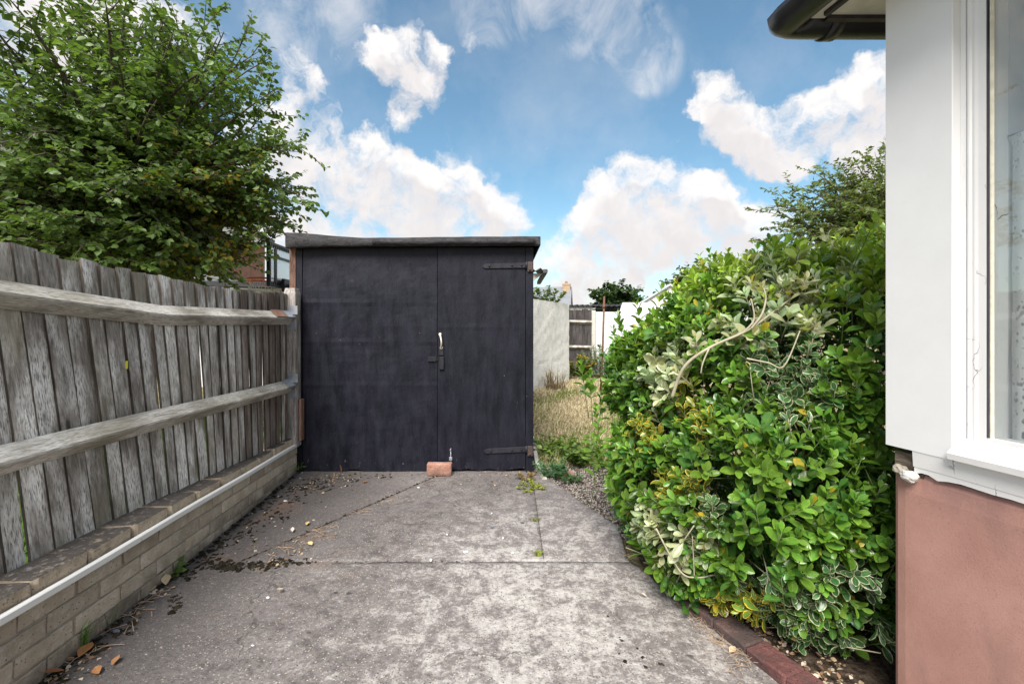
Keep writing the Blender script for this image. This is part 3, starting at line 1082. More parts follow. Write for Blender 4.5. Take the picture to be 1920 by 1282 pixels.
# post against the shed
mb = MB()
pth = [(Vector((-1.925, 3.985, z)), Vector((0.052, 0.0, 0)), Vector((0, 0.05, 0))) for z in (0.25, 0.7, 1.2, 1.58, 1.63)]
pth[-1] = (pth[-1][0], pth[-1][1] * 0.8, pth[-1][2] * 0.8)
mb.prism([(-1, -1), (1, -1), (1, 1), (-1, 1)], pth)
mb.build('fence_post', M_POST, fence, origin=(-1.92, 3.985, 0.9), bevel=0.003)
mb = MB()
mb.box((-1.864, 3.975, 0.30), (-1.842, 4.035, 0.66))
mb.build('post_spur', M_POST_BROWN, fence, origin=(-1.92, 3.99, 0.4))

# ------------------------------------------------------------------ black shed
SY = 4.08
shed = thing('shed', 'black painted timber shed with double doors closing off the end of the concrete', 'shed', (-0.87, SY, 0))


def panel(name, x0, x1, z0, z1, y, parent, mat, seams=(), amp=0.004, bottom=0.0, step=0.035, thick=0.03):
    nx, nz = max(2, int((x1 - x0) / step)), max(2, int((z1 - z0) / step))
    V, Fc = [], []
    for j in range(nz + 1):
        for i in range(nx + 1):
            x = x0 + (x1 - x0) * i / nx
            z = z0 + (z1 - z0) * j / nz
            d = amp * fbm(x, z, 1.7, y) + 0.25 * amp * fbm(x, z, 11, y)
            for sz, w_ in seams:
                d += w_ * math.exp(-((z - sz - 0.01 * fbm(x, 0, 1.5)) / 0.012) ** 2) * (0.65 + 0.5 * fbm(x, sz, 2.5))
            zz = z
            if j == 0 and bottom:
                zz += bottom * max(0.0, fbm(x, 3.3, 6.0) + 0.2)
            V.append((x, y - d, zz))
    n = nx + 1
    for j in range(nz):
        for i in range(nx):
            a = j * n + i
            Fc.append((a, a + 1, a + n + 1, a + n))
    b = len(V)
    ring = [i for i in range(n)] + [j * n + nx for j in range(1, nz + 1)] + [nz * n + i for i in range(nx - 1, -1, -1)] + [j * n for j in range(nz - 1, 0, -1)]
    for i in ring:
        V.append((V[i][0], y + thick, V[i][2]))
    m = len(ring)
    for k in range(m):
        k2 = (k + 1) % m
        Fc.append((ring[k2], ring[k], b + k, b + k2))
    me = mesh_from(name, V, Fc, mat, False)
    return put(name, me, parent)


XL, XR, XM = -1.93, 0.191, -0.668
# shell behind the doors
mb = MB()
mb.box((XL + 0.01, SY + 0.045, 0.0), (XL + 0.03, 6.4, 1.98))
mb.box((XR - 0.03, SY + 0.045, 0.0), (XR - 0.01, 6.4, 1.98))
mb.box((XL + 0.031, 6.37, 0.0), (XR - 0.031, 6.39, 1.98))
mb.build('shell_wall', M_BLACK, shed)
door_l = panel('left_door', XL + 0.055, XM - 0.003, 0.0, 2.004, SY - 0.002, shed, M_BLACK, seams=((1.525, 0.009), (1.17, 0.005), (0.78, 0.003)), amp=0.009, bottom=0.02)
door_r = panel('right_door', XM + 0.003, 0.118, 0.012, 2.004, SY - 0.010, shed, M_BLACK, seams=((1.30, 0.0015),), amp=0.004, bottom=0.035)
panel('left_jamb', XL, XL + 0.050, -0.01, 2.0, SY - 0.006, shed, M_BLACK, amp=0.003)
panel('right_jamb', 0.123, XR, -0.01, 2.004, SY - 0.016, shed, M_BLACK, amp=0.003, thick=0.06)
mb = MB()
mb.box((XL - 0.062, SY - 0.01, 0.28), (XL - 0.004, SY + 0.07, 2.0))
mb.build('corner_timber', M_POST_BROWN, shed, origin=(XL - 0.03, SY, 1.0), bevel=0.004)
# roof with felt wrapped over its front edge
N = 44
V, Fc = [], []
for i in range(N + 1):
    x = -1.985 + (0.250 + 1.985) * i / N
    zt = float(np.interp(x, [-1.985, -1.86, -1.6, -1.31, -1.0, -0.5, -0.1, 0.25], [2.122, 2.120, 2.096, 2.076, 2.078, 2.086, 2.088, 2.090])) + 0.0025 * fbm(x, 0, 5)
    zb = float(np.interp(x, [-1.985, -1.6, -1.0, 0.0, 0.25], [1.984, 1.998, 2.000, 2.006, 2.008])) + 0.004 * fbm(x, 4, 4)
    yf = 3.985 + 0.006 * fbm(x, 7, 3)
    prof = [(yf + 0.055, zb + 0.004), (yf + 0.012, zb), (yf + 0.001, zb + 0.012), (yf - 0.003, (zt + zb) / 2 + 0.008 * fbm(x, 2, 6)), (yf + 0.002, zt - 0.014), (yf + 0.018, zt), (yf + 0.10, zt + 0.006),
            (yf + 0.9, zt - 0.03), (6.55, 1.92)]
    V += [(x if k_ < 6 else min(max(x, -1.925), 0.150), a, b) for k_, (a, b) in enumerate(prof)]
P_ = 9
for i in range(N):
    for j in range(P_ - 1):
        a = i * P_ + j
        Fc.append((a, a + P_, a + P_ + 1, a + 1))
Fc.append(tuple(range(P_)))
Fc.append(tuple(reversed(range(N * P_, N * P_ + P_))))
me = mesh_from('felt_roof', V, Fc, M_FELT, True)
put('felt_roof', me, shed)
mb = MB()
mb.box((XL + 0.0, SY + 0.05, 1.97), (XR, 6.3, 1.985))
mb.build('roof_deck', M_BLACK_IRON, shed)
# loose hanging flap of felt on the right half
mb = MB()
pth = []
for i in range(15):
    x = -1.22 + 1.42 * i / 14
    pth.append((Vector((x, 3.970, 2.025 + 0.005 * fbm(x, 1, 3) + 0.006 * i / 14)), Vector((0, 1, 0)), Vector((0, 0, 1))))
mb.prism([(-0.004, -0.012), (0.012, -0.010), (0.012, 0.03), (0.0, 0.032)], pth)
mb.build('felt_edge', M_FELT, shed, True)


def strap_hinge(z, tip, z2):
    h = MB()
    y = SY - 0.022
    h.add([(tip, y, z - 0.005), (tip + 0.02, y, z - 0.020), (0.12, y - 0.002, z2 - 0.024), (0.12, y - 0.002, z2 + 0.022), (tip + 0.02, y, z + 0.022), (tip, y, z + 0.008),
           (tip, y + 0.012, z - 0.005), (tip + 0.02, y + 0.012, z - 0.020), (0.12, y + 0.012, z2 - 0.024), (0.12, y + 0.012, z2 + 0.022), (tip + 0.02, y + 0.012, z + 0.022), (tip, y + 0.012, z + 0.008)],
          [(0, 1, 2, 3, 4, 5), (0, 6, 7, 1), (1, 7, 8, 2), (2, 8, 9, 3), (3, 9, 10, 4), (4, 10, 11, 5), (5, 11, 6, 0)])
    o = h.build('strap_hinge', M_BLACK_IRON, shed, bevel=0.0015)
    k = MB()
    k.tube([(0.128, y - 0.006, z2 - 0.03), (0.128, y - 0.006, z2 + 0.03)], 0.011, 10)
    k.build('hinge_knuckle', M_BLACK_IRON, o, True)
    k = MB()
    k.box((0.138, y - 0.0095, z2 - 0.06), (0.185, y - 0.004, z2 + 0.03))
    k.build('hinge_plate', M_RUSTYBLACK, o, bevel=0.002)
    for bx, mt in ((tip + 0.06, M_BLACK_IRON), (0.0, M_BLACK_IRON), (0.085, M_BLACK_IRON)):
        k = MB()
        zz = z + (z2 - z) * (bx - tip) / (0.12 - tip)
        k.tube([(bx, y - 0.009, zz), (bx, y - 0.001, zz)], [0.007, 0.010], 8)
        k.build('bolt_head', mt, o, True)
    k = MB()
    k.tube([(0.16, y - 0.017, z2 - 0.042), (0.16, y - 0.006, z2 - 0.042)], [0.010, 0.014], 8)
    k.build('bolt_head', M_RUSTYBLACK, o, True)


strap_hinge(1.835, -0.262, 1.845)
strap_hinge(0.185, -0.250, 0.205)
# pull handle and hasp on the right door
hx = XM + 0.022
hd = MB()
pts = []
for i in range(9):
    t = i / 8
    pts.append((hx + 0.004 + 0.010 * t + 0.012 * math.sin(t * math.pi), SY - 0.022 - 0.035 * math.sin(t * math.pi), 1.225 - 0.115 * t))
hd.tube(pts, [0.009, 0.008, 0.0075, 0.007, 0.007, 0.007, 0.0075, 0.008, 0.009], 8)
hdo = hd.build('pull_handle', M_BRASS, door_r, True)
for zz, xx in ((1.228, hx + 0.004), (1.108, hx + 0.016)):
    k = MB()
    k.tube([(xx, SY - 0.028, zz), (xx, SY - 0.010, zz)], [0.012, 0.016], 10)
    k.build('handle_rose', M_BRASS, door_r, True)
k = MB()
k.box((hx - 0.008, SY - 0.024, 1.040), (hx + 0.036, SY - 0.008, 1.098))
k.box((hx - 0.004, SY - 0.030, 0.915), (hx + 0.040, SY - 0.009, 1.030))
k.build('hasp', M_BLACK_IRON, door_r, bevel=0.003)
k = MB()
k.box((hx - 0.105, SY - 0.015, 0.985), (hx - 0.034, SY - 0.006, 1.030))
k.build('staple_plate', M_BLACK_IRON, door_l, bevel=0.002)
k = MB()
k.box((hx - 0.034, SY - 0.013, 0.992), (hx - 0.010, SY - 0.0085, 1.026))
k.build('latch_hole', M_HOLE, door_l)
k = MB()
bx = XM + 0.122
k.tube([(bx, SY - 0.022, 0.212), (bx, SY - 0.022, 0.05)], 0.006, 8)
k.tube([(bx, SY - 0.022, 0.205), (bx, SY - 0.05, 0.205)], 0.006, 8)
k.build('drop_bolt', M_GALV, door_r, True)
k = MB()
k.box((bx - 0.014, SY - 0.032, 0.105), (bx + 0.014, SY - 0.014, 0.135))
k.build('bolt_keeper', M_GALV, door_r, bevel=0.002)

# kerb beside the shed
mb = MB()
mb.prism([(0, 0), (0.05, 0), (0.045, 0.10), (0.005, 0.11)], [((0.205, 5.2, -0.06), (1, 0, 0), (0, 0, 1.3)), ((0.205, 4.15, -0.06), (1, 0, 0), (0, 0, 1.2)), ((0.255, 3.86, -0.06), (1, 0, 0), (0, 0, 0.75))])
props(mb.build('concrete_kerb', M_CONCEDGE, None, bevel=0.006), 'short pale concrete kerb beside the bottom of the black shed', 'kerb')

# ------------------------------------------------------------------ house corner on the right
HP = Vector((1.245, 1.5, 0))
HU = Vector((0.1844, -0.9829, 0)).normalized()      # along the wall towards the viewer
HO = Vector((-HU.y, HU.x, 0)) * -1.0                # outwards, over the driveway
if HO.x > 0:
    HO = -HO
HM = Matrix(((HO.x, HU.x, 0, HP.x), (HO.y, HU.y, 0, HP.y), (0, 0, 1, 0), (0, 0, 0, 1)))


def hp(out, u, z):
    return HM @ Vector((out, u, z))


house = thing('house', 'house corner with red brown wall and white window, beside the shrub', 'house', hp(0, 0, 0))
SILL = 0.842
ULEN = 2.6
# rendered wall, corner worn round
mb = MB()
mb.prism([(-0.20, 0.03), (-0.03, 0.004), (-0.012, 0.010), (-0.003, 0.024), (0.0, 0.05), (0.0, ULEN), (-0.20, ULEN)],
         [(hp(0, 0, z), HO, HU) for z in (-0.05, 0.4, 0.75, 0.795, 0.815)])
n = 7
for i in range(n):
    for lv, a in ((4, 0.010), (3, 0.004)):
        mb.v[lv * n + i] += Vector(HO) * (-a if i in (3, 4) else 0) + Vector((0, 0, -0.012 if (lv == 4 and i in (2, 3)) else 0))
mb.build('rendered_wall', M_RED, house)
mb = MB()
mb.box((1.33, 1.37, -0.05), (5.0, 1.497, 2.39))
mb.build('end_wall', M_RED, house)
# timber cill: slightly proud board, sloping top and nosing
mb = MB()
mb.prism([(-0.14, 0.0), (0.006, 0.0), (0.010, 0.052), (0.0, 0.058), (-0.14, 0.064)],
         [(hp(0, u, SILL - 0.006 + 0.002 * math.sin(u * 9)), HO, (0, 0, 1)) for u in (0.078, 0.09, 0.12, 0.2, 0.4, 0.8, 1.4, ULEN)])
mb.build('sill_board', M_WHITE_OLD, house)
mb = MB()
mb.prism([(-0.105, 0.0), (0.028, 0.0), (0.030, 0.018), (0.024, 0.022), (-0.028, 0.066), (-0.105, 0.066)],
         [(hp(0, u, SILL + 0.050), HO, (0, 0, 1)) for u in (0.188, 0.3, 0.8, 1.4, ULEN)])
mb.build('window_sill', M_WHITE_OLD, house)
# paint skirt that flakes away under the board
mb = MB()
rr = random.Random(4)
pth = []
for i in range(40):
    u = 0.080 + (ULEN - 0.1) * (i / 39) ** 1.6
    dz = 0.013 + 0.011 * abs(fbm(u, 2, 9)) + 0.006 * fbm(u, 1, 25)
    pth.append((hp(0, u, SILL - 0.006), HO, Vector((0, 0, dz))))
mb.prism([(0.0015, 0.1), (0.0048, 0.1), (0.0042, -1.0), (0.0015, -1.0)], pth)
mb.build('flaking_paint', M_WHITE_OLD, house)
# corner post
mb = MB()
mb.prism([(-0.12, -0.006), (0.009, -0.006), (0.011, -0.004), (0.011, 0.188), (0.009, 0.190), (-0.12, 0.190)],
         [(hp(0, 0, z), HO, HU) for z in (SILL + 0.030, 1.3, 1.9, 2.396)])
for v in mb.v[:6]:
    lv = (HM.inverted() @ v)
    v.z += 0.014 + 0.006 * lv.y
mb.build('corner_post', M_WHITE, house)
mb = MB()
mb.box((-0.10, 0.012, 0.795), (-0.006, 0.10, SILL + 0.028), HM)
mb.build('split_timber', M_BROKEN, house, origin=hp(0, 0.05, 0.8))
bm = bmesh.new()
bmesh.ops.create_icosphere(bm, subdivisions=3, radius=1.0)
for v in bm.verts:
    q = v.co.copy()
    r = 1 + 0.32 * mnoise.noise(q * 1.7 + Vector((3, 1, 2))) + 0.2 * mnoise.noise(q * 4.5)
    v.co = Matrix.Diagonal((0.017, 0.026, 0.019)) @ (q * r)
    v.co = hp(v.co.x + 0.008, v.co.y + 0.070, v.co.z + 0.803)
me = bpy.data.meshes.new('mortar_lump')
bm.to_mesh(me)
bm.free()
me.materials.append(M_MORTARLUMP)
put('mortar_lump', me, house)
bm = bmesh.new()
bmesh.ops.create_icosphere(bm, subdivisions=3, radius=1.0)
for v in bm.verts:
    q = v.co.copy()
    r = 1 + 0.35 * mnoise.noise(q * 1.6 + Vector((7, 1, 2))) + 0.25 * mnoise.noise(q * 4.1)
    v.co = hp(q.x * r * 0.024 - 0.014, q.y * r * 0.030 + 0.034, q.z * r * 0.020 + 0.812)
me = bpy.data.meshes.new('broken_render')
bm.to_mesh(me)
bm.free()
me.materials.append(M_MORTAR)
put('broken_render', me, house)

# window: jamb, frame with moulded edge, putty line, glass
win = MB()
win.box((-0.10, 0.1905, SILL + 0.10), (-0.016, 0.2035, 2.396), HM)
winf = MB()
winf.prism([(-0.10, 0.204), (-0.024, 0.204), (-0.016, 0.208), (-0.016, 0.213), (-0.020, 0.217), (-0.018, 0.224), (-0.020, 0.232), (-0.020, 0.2495), (-0.10, 0.2495)],
           [(hp(0, 0, z), HO, HU) for z in (SILL + 0.10, 1.4, 2.0, 2.396)])
winf.box((-0.075, 0.251, 2.30), (-0.018, ULEN, 2.396), HM)
winf.box((-0.075, 0.251, SILL + 0.10), (-0.022, ULEN, SILL + 0.122), HM)
winf.box((-0.075, 1.50, SILL + 0.123), (-0.018, 1.57, 2.299), HM)
window = winf.build('window_frame', M_WHITE_OLD, house)
win.build('window_jamb', M_WHITE, house)
mb = MB()
rr = random.Random(6)
V = []
pth = []
for i in range(60):
    z = SILL + 0.123 + (2.29 - SILL - 0.123) * i / 59
    wd = 0.0035 + 0.0025 * fbm(z, 3, 5) + 0.0012 * fbm(z, 8, 30)
    pth.append((hp(-0.0215, 0.2498, z), HO, HU * max(0.001, wd)))
mb.prism([(0, 0), (0.0, 1), (-0.02, 1), (-0.02, 0)], pth)
mb.build('putty_crack', M_CRACK, window)
mb = MB()
mb.prism([(-0.030, 0.2555), (-0.024, 0.2555), (-0.0245, 0.2585), (-0.030, 0.262)], [(hp(0, 0, z), HO, HU) for z in (SILL + 0.122, 1.5, 2.30)])
mb.build('putty_bead', M_PUTTY, window)
m, nt, b = new_mat('window_glass')
nt.n.remove(b)
tr = nt.new('ShaderNodeBsdfTransparent')
tr.inputs[0].default_value = (0.93, 0.95, 0.95, 1)
gl = nt.new('ShaderNodeBsdfGlossy')
gl.inputs['Roughness'].default_value = 0.012
lw = nt.new('ShaderNodeLayerWeight')
lw.inputs[0].default_value = 0.5
fac = nt.math('ADD', 0.075, nt.math('MULTIPLY', nt.math('POWER', lw.outputs['Facing'], 3.5), 0.85))
mx = nt.new('ShaderNodeMixShader')
nt.l.new(fac, mx.inputs[0])
nt.l.new(tr.outputs[0], mx.inputs[1])
nt.l.new(gl.outputs[0], mx.inputs[2])
nt.l.new(mx.outputs[0], nt.n['Material Output'].inputs[0])
M_GLASS = m
mb = MB()
mb.box((-0.036, 0.2505, SILL + 0.11), (-0.032, 1.50, 2.31), HM)
mb.build('window_pane', M_GLASS, window)
# reveal inside the glass and the room behind
mb = MB()
mb.box((-0.17, 0.2, SILL + 0.07), (-0.101, 0.250, 2.396), HM)
mb.box((-0.17, 0.2, SILL + 0.02), (-0.116, ULEN, SILL + 0.11), HM)
mb.build('inner_reveal', M_REVEAL, house)
mb = MB()
mb.box((-3.6, 0.141, -0.02), (-0.21, ULEN, 0.0), HM)
mb.box((-3.6, ULEN, 0.0), (0.0, ULEN + 0.1, 0.9), HM)
mb.box((-3.7, 0.141, 0.0), (-3.6, ULEN, 0.9), HM)
mb.box((-3.7, 0.141, 2.2), (-3.6, ULEN, 2.395), HM)
mb.box((-3.7, 0.141, 0.9), (-3.6, 0.5, 2.2), HM)
mb.box((-3.7, 2.2, 0.9), (-3.6, ULEN, 2.2), HM)
mb.box((-3.7, 0.0, 2.410), (0.0, ULEN + 0.1, 2.44), HM)
mb.build('room_shell', M_ROOM, house)

# eaves: soffit, fascia, gutter with an outside corner
mb = MB()
mb.box((1.02, 1.5, 2.3985), (5.0, 1.660, 2.4065))
mb.box((-0.12, -0.03, 2.398), (0.083, ULEN + 0.1, 2.407), HM)
mb.build('soffit', M_SOFFIT, house)
mb = MB()
mb.box((1.14, 1.640, 2.3855), (5.0, 1.664, 2.52))
mb.box((0.0845, -0.15, 2.384), (0.106, ULEN + 0.1, 2.52), HM)
mb.build('fascia_board', M_FASCIA, house, bevel=0.002)
mb = MB()
mb.add([hp(0.14, -0.23, 2.522), hp(0.14, ULEN + 0.1, 2.522), hp(-4.0, ULEN + 0.1, 3.5), hp(-4.0, -0.23, 2.522),
        hp(0.14, -0.23, 2.55), hp(0.14, ULEN + 0.1, 2.55), hp(-4.0, ULEN + 0.1, 3.53), hp(-4.0, -0.23, 2.55)],
       [(0, 3, 2, 1), (4, 5, 6, 7), (0, 1, 5, 4), (1, 2, 6, 5), (2, 3, 7, 6), (3, 0, 4, 7)])
mb.build('roof', M_DARKROOF, house)
GR = 0.066
GZ = 2.440
sec = [(GR * math.cos(a), GR * math.sin(a)) for a in np.linspace(math.pi, 2 * math.pi, 13)]
sec += [((GR - 0.004) * math.cos(a), (GR - 0.004) * math.sin(a)) for a in np.linspace(2 * math.pi, math.pi, 13)]
mb = MB()
o1, u1 = 0.110 + GR, -0.192 - GR
mit = 1.0
GC = hp(o1, u1, GZ)
EY = Vector((0, 1, 0))
mb.prism(sec, [(hp(o1, ULEN + 0.1, GZ), HO, (0, 0, 1)), (hp(o1, 0.02, GZ), HO, (0, 0, 1)), (hp(o1, u1 + 0.05, GZ), HO, (0, 0, 1)),
               (hp(o1 - 0.007, u1 + 0.012, GZ), (HO * 0.93 + EY * 0.4).normalized() * 1.03, (0, 0, 1)), (GC + Vector((0.024, 0.0, 0)), (HO + EY).normalized() * 1.06, (0, 0, 1)),
               (GC + Vector((0.05, 0.004, 0)), (EY * 0.93 + HO * 0.4).normalized() * 1.03, (0, 0, 1)), (GC + Vector((0.09, 0.005, 0)), EY, (0, 0, 1)), (GC + Vector((4.0, 0.005, 0)), EY, (0, 0, 1))])
gut = mb.build('gutter', M_GUTTER, house, True)
s2 = [((GR + 0.007) * math.cos(a), (GR + 0.007) * math.sin(a)) for a in np.linspace(math.pi, 2 * math.pi, 13)]
s2 += [((GR + 0.001) * math.cos(a), (GR + 0.001) * math.sin(a)) for a in np.linspace(2 * math.pi, math.pi, 13)]
for a_, b_ in ((0.16, 0.205),):
    mb = MB()
    mb.prism(s2, [(GC + Vector((a_, 0.005, 0)), EY, (0, 0, 1)), (GC + Vector((b_, 0.005, 0)), EY, (0, 0, 1))])
    mb.build('union_bracket', M_GUTTER, gut, True)
mb = MB()
mb.prism(s2, [(hp(o1, 0.03, GZ), HO, (0, 0, 1)), (hp(o1, 0.07, GZ), HO, (0, 0, 1))])
mb.build('union_bracket', M_GUTTER, gut, True)

# lace curtain on a wire
m, nt, b = new_mat('lace')
tcn = nt.new('ShaderNodeUVMap', uv_map='UVMap').outputs[0]
d1_ = nt.voro(nt.scalev(tcn, (1, 1.0, 1)), 62)
d2_ = nt.voro(tcn, 20, 'DISTANCE_TO_EDGE')
fl = nt.remap(nt.noise(tcn, 7, 3, 0.5), 0.46, 0.54)
hole = nt.math('MULTIPLY', nt.remap(d1_, 0.40, 0.34), nt.remap(d2_, 0.05, 0.09))
hole = nt.math('MULTIPLY', hole, nt.remap(fl, 0, 1, 0.15, 1.0))
setp(nt, b, (0.80, 0.80, 0.80), 0.9, spec=0.1)
tp = nt.new('ShaderNodeBsdfTransparent')
tl = nt.new('ShaderNodeBsdfTranslucent')
tl.inputs[0].default_value = (0.8, 0.8, 0.8, 1)
m1 = nt.new('ShaderNodeMixShader')
m1.inputs[0].default_value = 0.35
nt.l.new(b.outputs[0], m1.inputs[1])
nt.l.new(tl.outputs[0], m1.inputs[2])
m2 = nt.new('ShaderNodeMixShader')
nt.put(m2.inputs[0], nt.math('MULTIPLY', hole, 0.95))
nt.l.new(m1.outputs[0], m2.inputs[1])
nt.l.new(tp.outputs[0], m2.inputs[2])
nt.l.new(m2.outputs[0], nt.n['Material Output'].inputs[0])
M_LACE = m
nu, nv = 120, 24
V, UV, T = [], [], []
for j in range(nv + 1):
    for i in range(nu + 1):
        u = 0.256 + 1.22 * i / nu
        z = SILL + 0.115 + (1.80 - SILL - 0.115) * j / nv
        e = -0.094 + 0.014 * math.sin(i * 0.62 + 0.3 * fbm(i * 0.1, j * 0.2, 1)) * (0.5 + 0.5 * (1 - j / nv))
        V.append(hp(e, u + 0.006 * math.sin(i * 0.62 + 1.2), z))
        UV.append((i / nu * 1.5, z))
for j in range(nv):
    for i in range(nu):
        a = j * (nu + 1) + i
        T += [(a, a + 1, a + nu + 2), (a, a + nu + 2, a + nu + 1)]
lace = thing('lace_curtain', 'white lace net curtain hanging on a wire inside the house window', 'curtain', hp(-0.15, 0.8, SILL + 0.1))
put('net_cloth', np_mesh('net_cloth', np.array([tuple(v) for v in V]), np.array(T), M_LACE, np.array(UV)), lace)
mb = MB()
mb.tube([hp(-0.094, 0.252, 1.802), hp(-0.094, 1.49, 1.80)], 0.0022, 6)
mb.build('curtain_wire', M_GALV, lace)

# ------------------------------------------------------------------ things beyond the shed
def board_run(parent, p0, p1, z0, z1, n, mat, thick=0.02, name='board', jitter=0.02, seed=1):
    r = random.Random(seed)
    p0, p1 = Vector(p0), Vector(p1)
    d = (p1 - p0) / n
    t = d.normalized()
    nn = Vector((t.y, -t.x, 0))
    for i in range(n):
        a = p0 + d * (i + 0.03)
        b = p0 + d * (i + 0.97)
        o = nn * r.uniform(0, thick * 0.6)
        zt = z1 + r.uniform(-jitter, jitter)
        mb = MB()
        mb.add([a + o + Vector((0, 0, z0)), b + o + Vector((0, 0, z0)), b + o - nn * thick + Vector((0, 0, z0)), a + o - nn * thick + Vector((0, 0, z0)),
                a + o + Vector((0, 0, zt)), b + o + Vector((0, 0, zt)), b + o - nn * thick + Vector((0, 0, zt)), a + o - nn * thick + Vector((0, 0, zt))],
               [(0, 3, 2, 1), (4, 5, 6, 7), (0, 1, 5, 4), (1, 2, 6, 5), (2, 3, 7, 6), (3, 0, 4, 7)])
        mb.build(name, mat, parent, origin=(a + b) / 2 + Vector((0, 0, (z0 + z1) / 2)))


# white garden wall
ww = thing('white_garden_wall', 'stained whitewashed garden wall right beside the black shed, its far end open', 'wall', (0.5, 9.8, 0))
A, B_ = Vector((-0.45, 8.04, 0)), Vector((1.455, 11.6, 0))
t = (B_ - A).normalized()
nn = Vector((t.y, -t.x, 0))
nx, nz = 80, 46
V, Fc = [], []
L = (B_ - A).length
for j in range(nz + 1):
    for i in range(nx + 1):
        s_, z = L * i / nx, -0.08 + 2.02 * j / nz
        if j == nz:
            z += 0.012 * fbm(s_, 3, 3)
        q = A + t * s_ + nn * (0.016 * fbm(s_, z, 1.6) + 0.006 * fbm(s_, z, 7) - 0.02 * math.exp(-((z - 0.55 - 0.02 * fbm(s_, 2, 2)) / 0.012) ** 2))
        V.append((q.x, q.y, z))
for j in range(nz):
    for i in range(nx):
        a = j * (nx + 1) + i
        Fc.append((a, a + 1, a + nx + 2, a + nx + 1))
wall_me = mesh_from('wall_face', V, Fc, M_WHITEWALL, True)
put('wall_face', wall_me, ww)
mb = MB()
mb.add([A - nn * 0.03 + Vector((0, 0, -0.08)), B_ - nn * 0.03 + Vector((0, 0, -0.08)), B_ - nn * 0.22 + Vector((0, 0, -0.08)), A - nn * 0.22 + Vector((0, 0, -0.08)),
        A - nn * 0.03 + Vector((0, 0, 1.925)), B_ - nn * 0.03 + Vector((0, 0, 1.925)), B_ - nn * 0.22 + Vector((0, 0, 1.925)), A - nn * 0.22 + Vector((0, 0, 1.925))],
       [(0, 3, 2, 1), (4, 5, 6, 7), (0, 1, 5, 4), (1, 2, 6, 5), (2, 3, 7, 6), (3, 0, 4, 7)])
mb.build('wall_body', M_WHITEWALL, ww)

# lean-to behind the shed with corrugated sheet roof
lean = thing('outbuilding', 'outbuilding behind the black shed with only its corrugated roof corner showing', 'outbuilding', (-0.7, 7.0, 0))
mb = MB()
mb.box((-1.7, 6.62, 0), (0.22, 7.9, 1.92))
mb.build('wall', M_WHITEWALL, lean)
mb = MB()
N = 64
sec = []
for i in range(N + 1):
    sec.append((-1.75 + 2.26 * i / N, 0.026 * math.sin(i * 2 * math.pi / 4)))
pts = [(a, b + 0.012) for a, b in sec] + [(a, b) for a, b in reversed(sec)]
mb.prism(pts, [((0.0, 6.45, 2.20), (1, 0, -0.0), (0, 0, 1)), ((0.0, 8.0, 2.36), (1, 0, 0), (0, 0, 1))])
for v in mb.v:
    v.z -= max(0.0, v.x + 0.2) * 0.14
mb.build('corrugated_roof', M_ASBESTOS, lean)
mb = MB()
mb.add([(-1.7, 6.55, 2.03), (0.24, 6.55, 1.93), (0.24, 6.60, 1.93), (-1.7, 6.60, 2.03), (-1.7, 6.55, 2.17), (0.44, 6.55, 2.08), (0.44, 6.60, 2.08), (-1.7, 6.60, 2.17)],
       [(0, 3, 2, 1), (4, 5, 6, 7), (0, 1, 5, 4), (1, 2, 6, 5), (2, 3, 7, 6), (3, 0, 4, 7)])
mb.build('bargeboard', M_CREAM, lean)
mb = MB()
mb.box((0.44, 6.40, 2.075), (0.50, 8.0, 2.125))
mb.build('eaves_batten', M_ASBESTOS, lean)

# rear fence, its post, white wall, low dark shed roof
rf = thing('rear_fence', 'dark weathered fence panel with two pale rails between the white walls', 'fence', (1.9, 13.0, 0))
board_run(rf, (1.30, 13.0, 0), (2.26, 13.0, 0), 0.0, 1.86, 11, M_FAR_FENCE, seed=3, jitter=0.03)
for z in (1.50, 0.78):
    mb = MB()
    mb.prism([(0, -0.055), (0.07, 0), (0, 0.055)], [((1.30, 12.985, z + 0.02), (0, -1, 0), (0, 0, 1)), ((2.27, 12.985, z), (0, -1, 0), (0, 0, 1))])
    mb.build('rail', M_RAIL, rf)
mb = MB()
mb.box((2.27, 12.93, 0), (2.38, 13.05, 1.84))
mb.build('concrete_post', M_CONCEDGE, rf, bevel=0.01)
rw = thing('white_boundary_wall', 'plain white wall joining the dark fence panel, behind the rusty pole', 'wall', (3.2, 13.1, 0))
mb = MB()
mb.add([(2.385, 13.0, 0), (4.6, 13.0, 0), (4.6, 13.2, 0), (2.385, 13.2, 0), (2.385, 13.0, 1.80), (4.6, 13.0, 1.80), (4.6, 13.2, 1.80), (2.385, 13.2, 1.80)],
       [(0, 3, 2, 1), (4, 5, 6, 7), (0, 1, 5, 4), (1, 2, 6, 5), (2, 3, 7, 6), (3, 0, 4, 7)])
mb.build('wall_panel', M_WHITEWALL2, rw)
mb = MB()
mb.add([(2.95, 13.21, 1.2), (4.6, 13.21, 1.2), (4.6, 13.3, 1.2), (2.95, 13.3, 1.2), (3.22, 13.21, 2.08), (4.3, 13.21, 2.08), (4.3, 13.3, 2.08), (3.22, 13.3, 2.08)],
       [(0, 3, 2, 1), (4, 5, 6, 7), (0, 1, 5, 4), (1, 2, 6, 5), (2, 3, 7, 6), (3, 0, 4, 7)])
mb.build('raised_wall_panel', M_WHITEWALL2, rw)
ds = thing('far_shed', 'low shed with dark corrugated roof behind the rear fence', 'shed', (2.8, 15.5, 0))
mb = MB()
mb.box((1.4, 15.0, 0), (4.3, 17, 1.98))
mb.build('wall', M_FAR_FENCE, ds)
mb = MB()
N = 60
sec = [(1.2 + 3.4 * i / N, 0.03 * math.sin(i * math.pi)) if False else (1.2 + 3.4 * i / N, 0.022 * math.sin(i * math.pi / 1.5)) for i in range(N + 1)]
